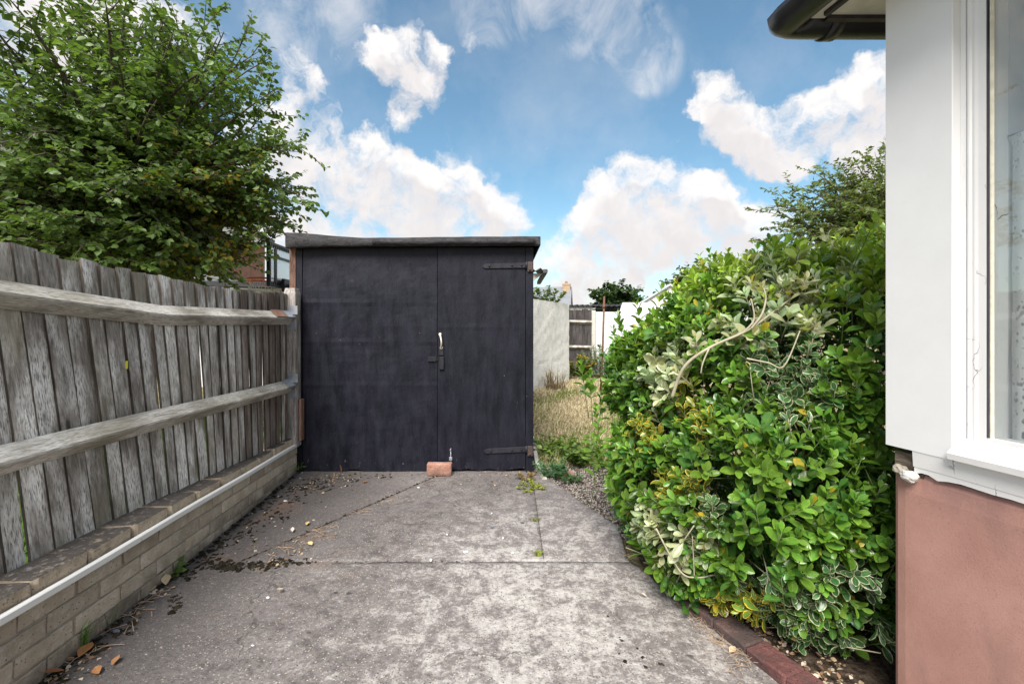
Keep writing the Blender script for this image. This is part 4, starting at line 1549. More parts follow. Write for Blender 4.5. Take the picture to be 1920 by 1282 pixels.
pts = [(a, b + 0.03) for a, b in sec] + [(a, b - 0.015) for a, b in reversed(sec)]
mb.prism(pts, [((0, 14.6, 2.06), (1, 0, 0), (0, 0, 1)), ((0, 17.2, 2.14), (1, 0, 0), (0, 0, 1))])
mb.build('corrugated_roof', M_DARKROOF, ds)
mb = MB()
mb.box((1.3, 14.70, 1.93), (2.6, 14.73, 2.03))
mb.build('fascia_board', M_SOFFIT, ds)
pole = MB()
a, b = at(1133, 556, 9.4), at(1126, 690, 9.4)
b.z = -0.05
pole.tube([b, (a + b) / 2 + Vector((0.008, 0, 0)), a], [0.022, 0.021, 0.020], 8)
k = at(1132, 575, 9.4)
pole.tube([k + Vector((0, 0, -0.03)), k + Vector((0, 0, 0.03))], 0.030, 8)
props(pole.build('washing_line_pole', M_RUST, None, True), 'thin rusty steel pole standing in front of the white boundary wall', 'pole')


def gable_house(name, label, c, rot, w, l, eave, ridge, wall_m, roof_m, over=0.25):
    """ridge along local X (length l), width w along local Y; returns the root"""
    M = Matrix.Translation(Vector(c)) @ Matrix.Rotation(rot, 4, 'Z')
    root = thing(name, label, 'house', c)
    mb = MB()
    h, q = l / 2, w / 2
    mb.add([M @ Vector(p) for p in ((-h, -q, 0), (h, -q, 0), (h, q, 0), (-h, q, 0), (-h, -q, eave), (h, -q, eave), (h, q, eave), (-h, q, eave), (-h, 0, ridge), (h, 0, ridge))],
           [(0, 1, 5, 4), (2, 3, 7, 6), (1, 2, 6, 9, 5), (3, 0, 4, 8, 7)])
    mb.build('wall', wall_m, root)
    sl = (ridge - eave) / q
    mb = MB()
    for s in (-1, 1):
        p = [(-h - over, s * (q + over), eave - sl * over), (h + over, s * (q + over), eave - sl * over), (h + over, 0, ridge), (-h - over, 0, ridge)]
        vs = [M @ Vector(v) for v in p] + [M @ (Vector(v) + Vector((0, 0, 0.12))) for v in p]
        mb.add(vs, [(0, 1, 2, 3), (7, 6, 5, 4), (0, 4, 5, 1), (1, 5, 6, 2), (2, 6, 7, 3), (3, 7, 4, 0)])
    mb.build('roof', roof_m, root)
    return root, M


gh, M = gable_house('slate_roofed_house', 'distant house with grey slate roof and tan brick chimney above the white wall', (1.6, 42, 0), math.radians(-10), 7.0, 7.6, 2.2, 5.15, M_TANBRICK, M_SLATE, 0.1)
mb = MB()
mb.box((3.10, -0.55, 3.2), (3.75, 0.1, 5.35), M)
mb.box((3.06, -0.59, 5.35), (3.79, 0.14, 5.50), M)
ch = mb.build('chimney', M_TANBRICK, gh)
mb = MB()
mb.tube([M @ Vector((3.4, -0.25, 5.5)), M @ Vector((3.4, -0.25, 5.72))], [0.13, 0.11], 8)
mb.build('chimney_pot', M_REDBRICK, ch)
mb = MB()
for i in range(3):
    mb2 = MB()
    mb2.box((-2.6 + i * 2.0, -3.56, 1.0), (-1.5 + i * 2.0, -3.505, 2.0), M)
    mb2.build('window', M_SLATE, gh)
wh, M = gable_house('white_gable_house', 'distant white house with a low gable just showing over the shrub', (9.9, 28.5, 0), math.radians(71), 4.2, 7.0, 2.45, 3.75, M_WHITEWALL2, M_PALEROOF, 0.15)
mb2 = MB()
mb2.box((-3.57, -0.6, 1.2), (-3.51, 0.6, 2.4), M)
mb2.build('window', M_SLATE, wh)

# neighbours on the left
nb, M = gable_house('brick_house', 'red brick house with white eaves behind the leafy tree', (-13.5, 13.6, 0), math.radians(90), 6.8, 10.0, 5.0, 7.0, M_NBRICK, M_SLATE, 0.12)
mb = MB()
mb.box((-5.1, -3.62, 4.62), (5.1, -3.52, 4.86), M)
mb.build('fascia_board', M_UPVC, nb)
mb = MB()
mb.box((-5.1, -3.76, 4.87), (5.1, -3.63, 4.98), M)
mb.build('gutter', M_GUTTER, nb)
mb = MB()
mb.box((0.5, -3.475, 0.0), (5.02, -3.41, 3.1), M)
mb.build('white_render_band', M_WHITEWALL2, nb)
for i, (lx, z0, z1) in enumerate(((-3.0, 3.3, 4.4), (0.2, 3.3, 4.4))):
    mb = MB()
    mb.box((lx - 0.7, -3.47, z0), (lx + 0.7, -3.412, z1), M)
    f_ = mb.build('window', M_UPVC, nb)
    mb = MB()
    mb.box((lx - 0.62, -3.49, z0 + 0.08), (lx - 0.03, -3.475, z1 - 0.08), M)
    mb.box((lx + 0.03, -3.49, z0 + 0.08), (lx + 0.62, -3.475, z1 - 0.08), M)
    mb.build('pane', M_SLATE, f_)
nsd = thing('neighbour_shed', 'low neighbouring shed with dark felt roof just over the fence top', 'shed', (-6.1, 10.6, 0))
mb = MB()
mb.box((-7.0, 10.2, 0), (-5.05, 12.0, 2.2))
mb.build('wall', M_WHITEWALL2, nsd)
mb = MB()
mb.add([(-7.2, 10.0, 2.26), (-4.95, 10.0, 2.20), (-4.95, 12.2, 2.34), (-7.2, 12.2, 2.40), (-7.2, 10.0, 2.36), (-4.95, 10.0, 2.35), (-4.95, 12.2, 2.46), (-7.2, 12.2, 2.46)],
       [(0, 3, 2, 1), (4, 5, 6, 7), (0, 1, 5, 4), (1, 2, 6, 5), (2, 3, 7, 6), (3, 0, 4, 7)])
mb.build('roof', M_DARKROOF, nsd)

# basketball hoop beyond the fence
bh = thing('basketball_hoop', 'black framed basketball backboard with orange hoop and white net over the fence', 'basketball hoop', (-3.05, 6.45, 0))
bx = -3.22
mb = MB()
y0, y1, z0, z1 = 6.0, 6.95, 1.845, 2.44
for a, b in (((y0, z0), (y0 + 0.035, z1)), ((y1 - 0.035, z0), (y1, z1)), ((y0 + 0.0355, z0), (y1 - 0.0355, z0 + 0.035)), ((y0 + 0.0355, z1 - 0.035), (y1 - 0.0355, z1))):
    mb.box((bx - 0.02, a[0], a[1]), (bx + 0.03, b[0], b[1]))
mb.build('backboard_frame', M_BLACKPLASTIC, bh, bevel=0.004)
for a, b in (((y0 + 0.15, z0 + 0.07), (y0 + 0.20, z1 - 0.07)), ((y1 - 0.20, z0 + 0.07), (y1 - 0.15, z1 - 0.07)), ((y0 + 0.201, z0 + 0.07), (y1 - 0.201, z0 + 0.105)), ((y0 + 0.201, z1 - 0.20), (y1 - 0.201, z1 - 0.165))):
    mb = MB()
    mb.box((bx + 0.004, a[0], a[1]), (bx + 0.022, b[0], b[1]))
    mb.build('frame_rib', M_BLACKPLASTIC, bh)
for zz in (z0 + 0.052, z1 - 0.052):
    mb = MB()
    for i in range(15):
        yy = y0 + 0.06 + i * 0.058
        mb.box((bx + 0.002, yy, zz - 0.016), (bx + 0.018, yy + 0.024, zz + 0.016))
    props(mb.build('frame_lugs', M_BLACKPLASTIC, bh), kind='stuff')
m, nt, b = new_mat('clear_polycarbonate')
setp(nt, b, (0.80, 0.83, 0.84), 0.12, spec=0.6)
tp = nt.new('ShaderNodeBsdfTransparent')
mx = nt.new('ShaderNodeMixShader')
mx.inputs[0].default_value = 0.45
nt.l.new(tp.outputs[0], mx.inputs[1])
nt.l.new(b.outputs[0], mx.inputs[2])
nt.l.new(mx.outputs[0], nt.n['Material Output'].inputs[0])
mb = MB()
mb.box((bx - 0.006, y0 + 0.036, z0 + 0.036), (bx - 0.001, y1 - 0.036, z1 - 0.036))
mb.build('backboard_panel', m, bh)
rc = Vector((bx - 0.29, 6.47, 1.985))
RR = 0.23
mb = MB()
mb.tube([rc + Vector((RR * math.cos(a), RR * math.sin(a), 0)) for a in np.linspace(0, 2 * math.pi, 33)], 0.014, 8)
mb.tube([rc + Vector((RR * math.cos(a) * 1.0, RR * math.sin(a), -0.045)) for a in np.linspace(0.5, 2 * math.pi - 0.5, 29)], 0.006, 6)
mb.box((bx - 0.07, 6.38, 1.90), (bx - 0.021, 6.56, 1.985))
mb.build('hoop_ring', M_ORANGE, bh, True)
mb = MB()
for i in range(16):
    a = i / 16 * 2 * math.pi
    for s in (1, -1):
        pts = []
        for k in range(5):
            t_ = k / 4
            r_ = RR * (1 - 0.42 * t_)
            aa = a + s * 0.39 * t_
            pts.append(rc + Vector((r_ * math.cos(aa), r_ * math.sin(aa), -0.02 - 0.40 * t_)))
        mb.tube(pts, 0.005, 4)
mb.build('net', M_NET, bh)
mb = MB()
mb.tube([(-2.95, 6.47, -0.05), (-2.95, 6.47, 2.05)], 0.035, 10)
mb.build('pole', M_BLACKPLASTIC, bh, True)
mb = MB()
mb.box((-3.19, 6.44, 1.86), (-2.90, 6.50, 1.92))
mb.box((-3.19, 6.30, 1.80), (-3.15, 6.64, 1.98))
mb.build('mount_bracket', M_BLACKPLASTIC, bh)
mb = MB()
mb.box((-3.3, 6.2, -0.05), (-2.6, 6.75, 0.12))
mb.build('base', M_BLACKPLASTIC, bh, bevel=0.04)

# ------------------------------------------------------------------ vegetation
TREE_LEAF = leaf_template([(0.0, 0.02), (0.30, 0.30), (0.62, 0.33), (1.0, 0.02)], 0.25, 0.2)
SHRUB_LEAF = leaf_template([(0.0, 0.035), (0.13, 0.10), (0.36, 0.25), (0.62, 0.31), (0.84, 0.235), (0.95, 0.11), (1.0, 0.01)], 0.30, 0.18)
MID_LEAF = leaf_template([(0.0, 0.03), (0.4, 0.24), (1.0, 0.01)], 0.2, 0.2)
THIN_LEAF = leaf_template([(0.0, 0.03), (0.4, 0.16), (1.0, 0.01)], 0.2, 0.2)


def pick_largest(P, size, dist_ok, n, cell):
    """indices of the n leaves that show largest: front-most in each little cell of the view"""
    px, py = project(P)
    ok = dist_ok & (P[:, 1] > 0.3) & (px > 5) & (px < 1915) & (py > 5) & (py < 1277)
    idx = np.where(ok)[0]
    if not len(idx):
        return idx
    d = np.linalg.norm(P[idx] - np.array([0, 0, CAMZ]), axis=1)
    key = (px[idx] // cell).astype(int) * 10000 + (py[idx] // cell).astype(int)
    order = np.lexsort((d, key))
    first = np.ones(len(order), bool)
    first[1:] = key[order][1:] != key[order][:-1]
    cand = idx[order[first]]
    s = size[cand] / np.linalg.norm(P[cand] - np.array([0, 0, CAMZ]), axis=1)
    return cand[np.argsort(-s)[:n]]


def leaf_objects(name, tmpl, M, P, cols, edges, mat, parent, variants=18):
    """individual leaves: objects that share a few meshes, one per colour"""
    if not len(P):
        return
    feat = np.concatenate([cols, edges], axis=1)
    r = np.random.default_rng(2)
    cent = feat[r.choice(len(feat), min(variants, len(feat)), replace=False)]
    for _ in range(6):
        lab = np.argmin(((feat[:, None] - cent[None]) ** 2).sum(2), axis=1)
        for k in range(len(cent)):
            if (lab == k).any():
                cent[k] = feat[lab == k].mean(0)
    mes = []
    tv, tt, tuv = tmpl
    for k in range(len(cent)):
        n = len(tv)
        mes.append(np_mesh(name, tv, tt, mat, tuv, np.tile(cent[k][:3], (n, 1)), np.tile(cent[k][3:], (n, 1))))
    for i in range(len(P)):
        mm = Matrix.Identity(4)
        for a in range(3):
            for b in range(3):
                mm[a][b] = M[i][a][b]
            mm[a][3] = P[i][a]
        o = put(name, mes[lab[i]], parent)
        o.matrix_basis = mm


# ---- the big shrub by the house
def in_house(P, m=0.03):
    return (P[:, 0] > 1.16) & (P[:, 1] < 1.5 + (P[:, 0] - 1.245) * 0.188 + m)


BLOB = [((1.42, 2.50, 0.85), (0.72, 0.72, 0.85)), ((1.02, 2.74, 0.97), (0.43, 0.46, 0.38)), ((1.46, 2.68, 1.20), (0.62, 0.55, 0.36)),
        ((1.76, 2.30, 1.20), (0.50, 0.50, 0.42)), ((1.18, 2.08, 0.52), (0.50, 0.48, 0.52)), ((0.94, 2.45, 0.50), (0.40, 0.42, 0.46)),
        ((1.34, 1.93, 0.42), (0.40, 0.37, 0.48)), ((1.02, 2.16, 0.34), (0.40, 0.36, 0.34)), ((1.60, 2.00, 0.95), (0.48, 0.36, 0.55)), ((2.1, 2.5, 0.9), (0.7, 0.7, 0.9)), ((1.18, 2.62, 1.20), (0.34, 0.4, 0.28))]
r = np.random.default_rng(21)


def blob_level(P):
    best = np.full(len(P), 9.0)
    for c, q in BLOB:
        best = np.minimum(best, np.sqrt((((P - np.array(c)) / np.array(q)) ** 2).sum(1)))
    return best


tips, nors = [], []
for c, q in BLOB:
    area = (q[0] * q[1] * q[2]) ** (2 / 3) * 12.6
    n = int(area * 265)
    d = unit(r.normal(size=(n, 3)))
    p = np.array(c) + d * np.array(q) * r.uniform(0.90, 1.06, (n, 1))
    nn_ = unit(d / np.array(q))
    keep = (blob_level(p) > 0.90) & (p[:, 2] > 0.03) & ~in_house(p)
    tips.append(p[keep])
    nors.append(nn_[keep])
tips = np.concatenate(tips)
nors = np.concatenate(nors)
keep = (tips[:, 0] < 1.15 * tips[:, 1] + 0.15)
tips, nors = tips[keep], nors[keep]
# a few long shoots stand out of the top
extra = []
for px, py, d in [(1312, 468, 2.75), (1345, 480, 2.7), (1385, 470, 2.7), (1405, 472, 2.6), (1432, 470, 2.6), (1470, 472, 2.5), (1512, 440, 2.4), (1530, 455, 2.3),
                  (1560, 470, 2.3), (1580, 462, 2.2), (1600, 490, 2.2), (1638, 405, 1.95), (1655, 425, 1.9), (1650, 480, 1.95), (1500, 490, 2.4), (1240, 530, 2.75), (1545, 425, 2.3), (1575, 440, 2.2), (1615, 430, 2.1), (1630, 445, 2.0), (1590, 460, 2.2), (1490, 455, 2.4), (1450, 465, 2.5), (1420, 455, 2.6), (1365, 462, 2.7), (1330, 462, 2.75), (1525, 470, 2.3), (1555, 500, 2.2), (1610, 520, 2.1), (1645, 530, 1.95), (1570, 540, 2.1), (1130, 720, 2.8), (1118, 760, 2.75), (1125, 830, 2.7), (1140, 660, 2.8), (1195, 560, 2.8),
                  (1160, 580, 2.85), (1150, 605, 2.85), (1125, 640, 2.85), (1105, 690, 2.85), (1090, 672, 2.9), (1270, 520, 2.75), (1108, 810, 2.7)]:
    extra.append(tuple(at(px, py + 12, d)))
extra = np.array(extra)
tips = np.concatenate([tips, extra])
nors = np.concatenate([nors, unit(np.column_stack([r.normal(0, 0.2, len(extra)) - 0.15, r.normal(0, 0.2, len(extra)) - 0.1, np.ones(len(extra))]))])
NS = len(tips)
up = np.array([0, 0, 1.0])
axis = unit(nors * 0.75 + up * r.uniform(0.15, 0.9, (NS, 1)) + r.normal(0, 0.28, (NS, 3)))
axis[-len(extra):] = nors[-len(extra):]
spx, spy = project(tips)

GREEN, LIME, PALE, CREAM, YELLOW, DARK = range(6)
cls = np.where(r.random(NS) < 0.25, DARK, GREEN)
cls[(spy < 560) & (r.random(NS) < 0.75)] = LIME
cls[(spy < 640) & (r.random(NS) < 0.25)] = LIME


def zone(x, y, rx, ry, k, prob):
    dd = ((spx - x) / rx) ** 2 + ((spy - y) / ry) ** 2
    cls[(dd < 1) & (r.random(NS) < prob) & (spx < 1680)] = k


zone(1500, 510, 110, 90, PALE, 0.35)
zone(1440, 580, 110, 70, PALE, 0.75)
zone(1300, 660, 60, 45, PALE, 0.5)
zone(1245, 720, 45, 60, PALE, 0.7)
zone(1270, 1020, 70, 55, PALE, 0.65)
zone(1210, 975, 30, 40, PALE, 0.6)
zone(1460, 660, 75, 60, CREAM, 0.75)
zone(1480, 740, 95, 55, CREAM, 0.7)
zone(1330, 960, 60, 40, CREAM, 0.6)
zone(1560, 1180, 135, 130, CREAM, 0.75)
zone(1420, 1130, 90, 50, CREAM, 0.75)
zone(1440, 1210, 60, 60, CREAM, 0.8)
zone(1262, 900, 62, 40, YELLOW, 0.75)
zone(1210, 815, 40, 34, YELLOW, 0.75)
zone(1385, 1135, 62, 36, YELLOW, 0.9)
zone(1298, 740, 26, 36, YELLOW, 0.8)
zone(1320, 795, 18, 20, YELLOW, 0.7)
zone(1235, 1040, 25, 30, YELLOW, 0.4)

LP, LA, LNrm, LL, LC, LE, LShell = [], [], [], [], [], [], []
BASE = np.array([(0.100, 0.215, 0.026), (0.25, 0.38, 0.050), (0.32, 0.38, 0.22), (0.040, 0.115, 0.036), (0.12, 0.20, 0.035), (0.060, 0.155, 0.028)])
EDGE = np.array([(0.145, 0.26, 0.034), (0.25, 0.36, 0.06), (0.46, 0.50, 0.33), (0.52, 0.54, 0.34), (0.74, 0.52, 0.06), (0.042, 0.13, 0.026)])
stems = MB()
palestems = MB()
for i in range(NS):
    k = cls[i]
    ax = axis[i]
    tip = tips[i]
    long_ = i >= NS - len(extra)
    npair = 7 if long_ else int(r.integers(3, 6))
    sp = r.uniform(0.020, 0.032) * (1.25 if long_ else 1.0)
    big = r.uniform(0.80, 1.2)
    if k == CREAM or k == YELLOW:
        big *= 0.85
    e1 = np.cross(ax, unit(r.normal(size=3)))
    e1 = e1 / np.linalg.norm(e1)
    e2 = np.cross(ax, e1)
    st = tip - ax * (npair * sp + (0.10 if long_ else 0.03))
    tgt = palestems if k in (PALE, CREAM) else stems
    tgt.tube([Vector(st - ax * 0.05), Vector(tip)], [0.0028, 0.0014], 4)
    tone = r.uniform(0.72, 1.28)
    warm = r.uniform(0.85, 1.25)
    for j in range(npair):
        t = j / max(1, npair - 1)
        base = tip - ax * sp * (npair - 1 - j)
        open_ = (0.95 - 0.55 * t) + r.normal(0, 0.1)
        ln = 0.069 * big * (1.0 - 0.42 * t * t) * r.uniform(0.85, 1.12)
        a0 = (j % 2) * math.pi / 2 + r.normal(0, 0.25)
        for s in (0, 1) if j < npair - 1 else (0, 1, 2, 3)[: int(r.integers(2, 4))]:
            a = a0 + s * (math.pi if j < npair - 1 else math.pi * 0.6)
            rad = e1 * math.cos(a) + e2 * math.sin(a)
            ya = ax * math.cos(open_) + rad * math.sin(open_)
            na = ax * math.sin(open_) - rad * math.cos(open_)
            ya = ya + np.array([0, 0, -0.12])
            LP.append(base + rad * 0.003)
            LA.append(ya)
            LNrm.append(na + r.normal(0, 0.15, 3))
            LL.append(ln if not (long_ and j < 2) else ln * 1.1)
            tv = tone * r.uniform(0.86, 1.14) * (1.0 + 0.22 * t)
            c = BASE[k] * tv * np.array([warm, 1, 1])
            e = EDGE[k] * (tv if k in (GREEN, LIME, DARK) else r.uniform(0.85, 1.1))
            q = r.random()
            if q < 0.012:
                c = np.array([0.42, 0.33, 0.03]); e = np.array([0.5, 0.36, 0.04])
            LC.append(c)
            LE.append(e)
            LShell.append(True)
# inner leaves, all in the darker green, hide the core
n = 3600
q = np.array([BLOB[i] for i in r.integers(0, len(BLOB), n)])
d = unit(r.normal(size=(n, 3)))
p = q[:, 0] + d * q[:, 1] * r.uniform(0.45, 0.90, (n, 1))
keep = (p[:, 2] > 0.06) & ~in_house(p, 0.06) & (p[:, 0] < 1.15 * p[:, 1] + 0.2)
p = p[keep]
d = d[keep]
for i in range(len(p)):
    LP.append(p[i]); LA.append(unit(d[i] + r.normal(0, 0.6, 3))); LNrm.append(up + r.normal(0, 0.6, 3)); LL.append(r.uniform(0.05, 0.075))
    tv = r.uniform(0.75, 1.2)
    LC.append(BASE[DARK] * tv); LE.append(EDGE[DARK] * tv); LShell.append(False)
LP, LA, LNrm = np.array(LP), unit(np.array(LA)), np.array(LNrm)
LL, LC, LE, LShell = np.array(LL), np.array(LC), np.array(LE), np.array(LShell)
ok = ~in_house(LP + LA * LL[:, None], 0.015) & (LP[:, 2] + LA[:, 2] * LL > 0.012)
LP, LA, LNrm, LL, LC, LE, LShell = LP[ok], LA[ok], LNrm[ok], LL[ok], LC[ok], LE[ok], LShell[ok]
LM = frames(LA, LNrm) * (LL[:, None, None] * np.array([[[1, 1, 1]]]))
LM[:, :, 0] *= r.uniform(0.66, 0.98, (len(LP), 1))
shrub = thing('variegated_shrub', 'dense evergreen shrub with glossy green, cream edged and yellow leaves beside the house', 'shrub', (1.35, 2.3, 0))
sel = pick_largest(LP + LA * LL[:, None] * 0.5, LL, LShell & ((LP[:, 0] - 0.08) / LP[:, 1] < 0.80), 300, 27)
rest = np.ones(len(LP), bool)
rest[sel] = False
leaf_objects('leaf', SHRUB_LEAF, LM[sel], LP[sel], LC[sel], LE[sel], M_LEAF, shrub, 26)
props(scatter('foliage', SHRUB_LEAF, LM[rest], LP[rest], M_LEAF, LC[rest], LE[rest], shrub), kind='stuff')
stems.build('green_twigs', M_GREENSTEM, shrub, True)['kind'] = 'stuff'
palestems.build('pale_twigs', M_STEM, shrub, True)['kind'] = 'stuff'


def curve_pts(pts, n=14):
    """smooth polyline through a few points"""
    pts = [Vector(p) for p in pts]
    out = []
    for i in range(len(pts) - 1):
        p0, p1, p2, p3 = pts[max(i - 1, 0)], pts[i], pts[i + 1], pts[min(i + 2, len(pts) - 1)]
        for k in range(n):
            t = k / n
            out.append(0.5 * ((2 * p1) + (p2 - p0) * t + (2 * p0 - 5 * p1 + 4 * p2 - p3) * t * t + (3 * p1 - p0 - 3 * p2 + p3) * t ** 3))
    out.append(pts[-1])
    return out


for pl, r0, r1 in (([at(1260, 745, 2.02), at(1283, 688, 1.98), at(1330, 652, 1.95), at(1400, 620, 1.95), at(1450, 585, 1.98), at(1482, 560, 2.02)], 0.008, 0.004),
                   ([at(1408, 616, 1.95), at(1428, 590, 1.96), at(1436, 560, 1.98), at(1432, 540, 2.0)], 0.006, 0.003),
                   ([at(1395, 622, 1.95), at(1414, 598, 1.95), at(1408, 560, 1.97)], 0.005, 0.003),
                   ([at(1330, 652, 1.95), at(1318, 680, 1.93), at(1314, 700, 1.93)], 0.004, 0.002),
                   ([at(1400, 672, 1.85), at(1440, 680, 1.82), at(1470, 686, 1.82), at(1500, 620, 1.84)], 0.004, 0.0025),
                   ([at(1230, 990, 1.95), at(1275, 1070, 1.90), at(1310, 1082, 1.88), at(1350, 1078, 1.88), at(1420, 1100, 1.88)], 0.004, 0.0025),
                   ([at(1302, 1080, 1.88), at(1300, 1040, 1.86), at(1298, 1005, 1.85)], 0.003, 0.002)):
    pts = curve_pts(pl, 8)
    mb = MB()
    mb.tube(pts, list(np.linspace(r0, r1, len(pts))), 7)
    mb.build('branch', M_STEM, shrub, True)
mb = MB()
for i in range(7):
    b0 = Vector((r.uniform(1.3, 1.7), r.uniform(2.25, 2.6), -0.02))
    mb.tube([b0, b0 + Vector((r.uniform(-0.2, 0.2), r.uniform(-0.1, 0.2), 0.4)), b0 + Vector((r.uniform(-0.2, 0.2), r.uniform(0.0, 0.3), 0.85))], [0.022, 0.016, 0.007], 6)
mb.build('main_stems', M_BARK, shrub, True)


# ---- trees
def make_tree(name, label, base, targets, trunk_top, leaf, nleaf_tw, col, tmpl=TREE_LEAF, r0=0.11, seed=1, twig_len=0.6, ntw=10, spread=0.35, yellow=0.0, singles=0, group=None, droopy=0.0, ymask=None, nor_up=0.8):
    rr = np.random.default_rng(seed)
    root = thing(name, label, 'tree', base, group)
    base = np.array(base, float)
    top = np.array(trunk_top, float)
    mid = (base + top) / 2 + rr.normal(0, 0.05, 3)
    mb = MB()
    cp = curve_pts([base, mid, top], 6)
    mb.tube(cp, list(np.linspace(r0, r0 * 0.55, len(cp))), 9)
    mb.build('trunk', M_BARK, root, True)
    br = MB()
    tw = MB()
    P, A, Nn, C = [], [], [], []
    for T in targets:
        T = np.array(T, float)
        f = rr.uniform(0.45, 1.0)
        S = base + (top - base) * f
        out = T - S
        D = np.linalg.norm(out)
        ctrl = S + out * 0.5 + np.array([0, 0, 0.18 * D]) + rr.normal(0, 0.06 * D, 3)
        pts = [S * (1 - t) ** 2 + 2 * ctrl * t * (1 - t) + T * t * t for t in np.linspace(0, 1, 11)]
        rad = r0 * 0.34 * rr.uniform(0.6, 1.1)
        br.tube([Vector(p) for p in pts], list(rad * (1 - np.linspace(0, 0.9, 11))), 5)
        tone_b = rr.uniform(0.75, 1.2)
        yb = rr.random() < yellow
        for k in range(ntw):
            t = 1 - (1 - k / ntw) * 0.62
            o = S * (1 - t) ** 2 + 2 * ctrl * t * (1 - t) + T * t * t
            dirb = unit((2 * (ctrl - S) * (1 - t) + 2 * (T - ctrl) * t))
            side = unit(np.cross(dirb, up) * (1 if k % 2 else -1) + rr.normal(0, spread, 3))
            dr = unit(dirb * 0.75 + side * 0.75 + np.array([0, 0, rr.uniform(-0.25, 0.30) - droopy]))
            L_ = twig_len * rr.uniform(0.5, 1.15) * (1.1 - 0.45 * t)
            tw.tube([Vector(o), Vector(o + dr * L_ * 0.55), Vector(o + dr * L_ + np.array([0, 0, -0.04 * L_]))], [0.0055 * r0 / 0.11, 0.004 * r0 / 0.11, 0.002 * r0 / 0.11], 3)
            n = int(nleaf_tw * rr.uniform(0.7, 1.2))
            ts = np.linspace(0.12, 1.0, n)
            for q, tt_ in enumerate(ts):
                p_ = o + dr * L_ * tt_
                sd = np.cross(dr, up)
                sd = sd / (np.linalg.norm(sd) + 1e-6) * (1 if q % 2 else -1)
                a_ = unit(dr * 0.6 + sd * 0.8 + rr.normal(0, 0.3, 3) + np.array([0, 0, -0.25 - droopy]))
                P.append(p_ + rr.normal(0, 0.012, 3))
                A.append(a_)
                Nn.append(np.array([0, 0, nor_up]) + rr.normal(0, 0.45, 3))
                c = np.array(col) * tone_b * rr.uniform(0.72, 1.30)
                z_ = ymask(p_) if ymask else 0.0
                if yb or rr.random() < z_:
                    c = np.array([0.27, 0.215, 0.025]) * rr.uniform(0.6, 1.1)
                C.append(c)
    P, A, Nn, C = np.array(P), np.array(A), np.array(Nn), np.array(C)
    Ls = leaf * rr.uniform(0.7, 1.2, len(P))
    M = frames(A, Nn) * Ls[:, None, None]
    rest = np.ones(len(P), bool)
    if singles:
        s_ = pick_largest(P, Ls, np.ones(len(P), bool), singles, 16)
        rest[s_] = False
        leaf_objects('leaf', tmpl, M[s_], P[s_], C[s_], C[s_], M_TREELEAF, root, 14)
    br.build('branches', M_BARK, root, True)['kind'] = 'stuff'
    tw.build('twigs', M_BARK, root, True)['kind'] = 'stuff'
    props(scatter('crown', tmpl, M[rest], P[rest], M_TREELEAF, C[rest], C[rest], root), kind='stuff')
    return root


def shell_targets(c, q, n, seed, lo=0.55, zmin=None, flat=0.0):
    rr = np.random.default_rng(seed)
    d = unit(rr.normal(size=(n * 3, 3)))
    p = np.array(c) + d * np.array(q) * rr.uniform(lo, 1.0, (n * 3, 1))
    if zmin is not None:
        p = p[p[:, 2] > zmin]
    return list(p[:n])


TC = (-4.55, 5.3, 3.25)
tg = shell_targets(TC, (2.15, 1.9, 1.95), 165, 4, 0.5, 1.75)
tg += shell_targets((-4.1, 4.5, 2.55), (1.75, 1.0, 0.95), 60, 6, 0.5, 1.70)
for px, py, d in [(505, 110, 5.2), (488, 95, 5.3), (520, 165, 5.0), (515, 190, 5.2), (575, 262, 5.0), (560, 285, 5.1), (590, 382, 5.0), (570, 372, 5.2), (555, 425, 5.3), (530, 440, 5.4), (500, 330, 5.1),
                  (330, 20, 5.2), (420, 60, 5.2), (470, 40, 5.3), (300, 5, 5.4), (415, 15, 5.5), (240, -20, 5.0), (150, 10, 4.8), (60, 20, 4.6), (520, 400, 5.2), (480, 450, 5.2), (440, 470, 5.1), (400, 490, 5.0),
                  (450, 200, 4.9), (470, 260, 4.9), (490, 380, 5.0), (340, 500, 4.6), (240, 490, 4.3), (430, 420, 5.3), (455, 440, 5.3), (470, 475, 5.1), (420, 450, 5.2), (440, 490, 4.9), (505, 415, 5.3), (515, 380, 5.1), (490, 440, 5.4), (460, 400, 5.2), (380, 470, 4.8), (410, 505, 4.8), (350, 460, 4.6), (535, 350, 5.1), (500, 300, 5.0), (460, 500, 5.0), (150, 460, 4.0), (60, 420, 3.9), (20, 300, 4.0), (120, 240, 4.2), (200, 350, 4.2), (300, 420, 4.4), (380, 380, 4.6)]:
    tg.append(tuple(at(px, py, d)))


def yellow_zone(p):
    px = HX + p[0] / p[1] * F
    py = HY - (p[2] - CAMZ) / p[1] * F
    return 0.6 * math.exp(-(((px - 410) / 80) ** 2 + ((py - 455) / 60) ** 2)) + 0.28 * math.exp(-(((px - 400) / 90) ** 2 + ((py - 330) / 50) ** 2))


make_tree('garden_tree', 'large leafy green tree with yellowing lower sprays behind the grey fence', (-4.7, 5.5, -0.05), tg, (-4.6, 5.35, 3.2), 0.066, 17, (0.112, 0.185, 0.048),
          r0=0.12, seed=5, twig_len=0.62, ntw=12, singles=300, ymask=yellow_zone)

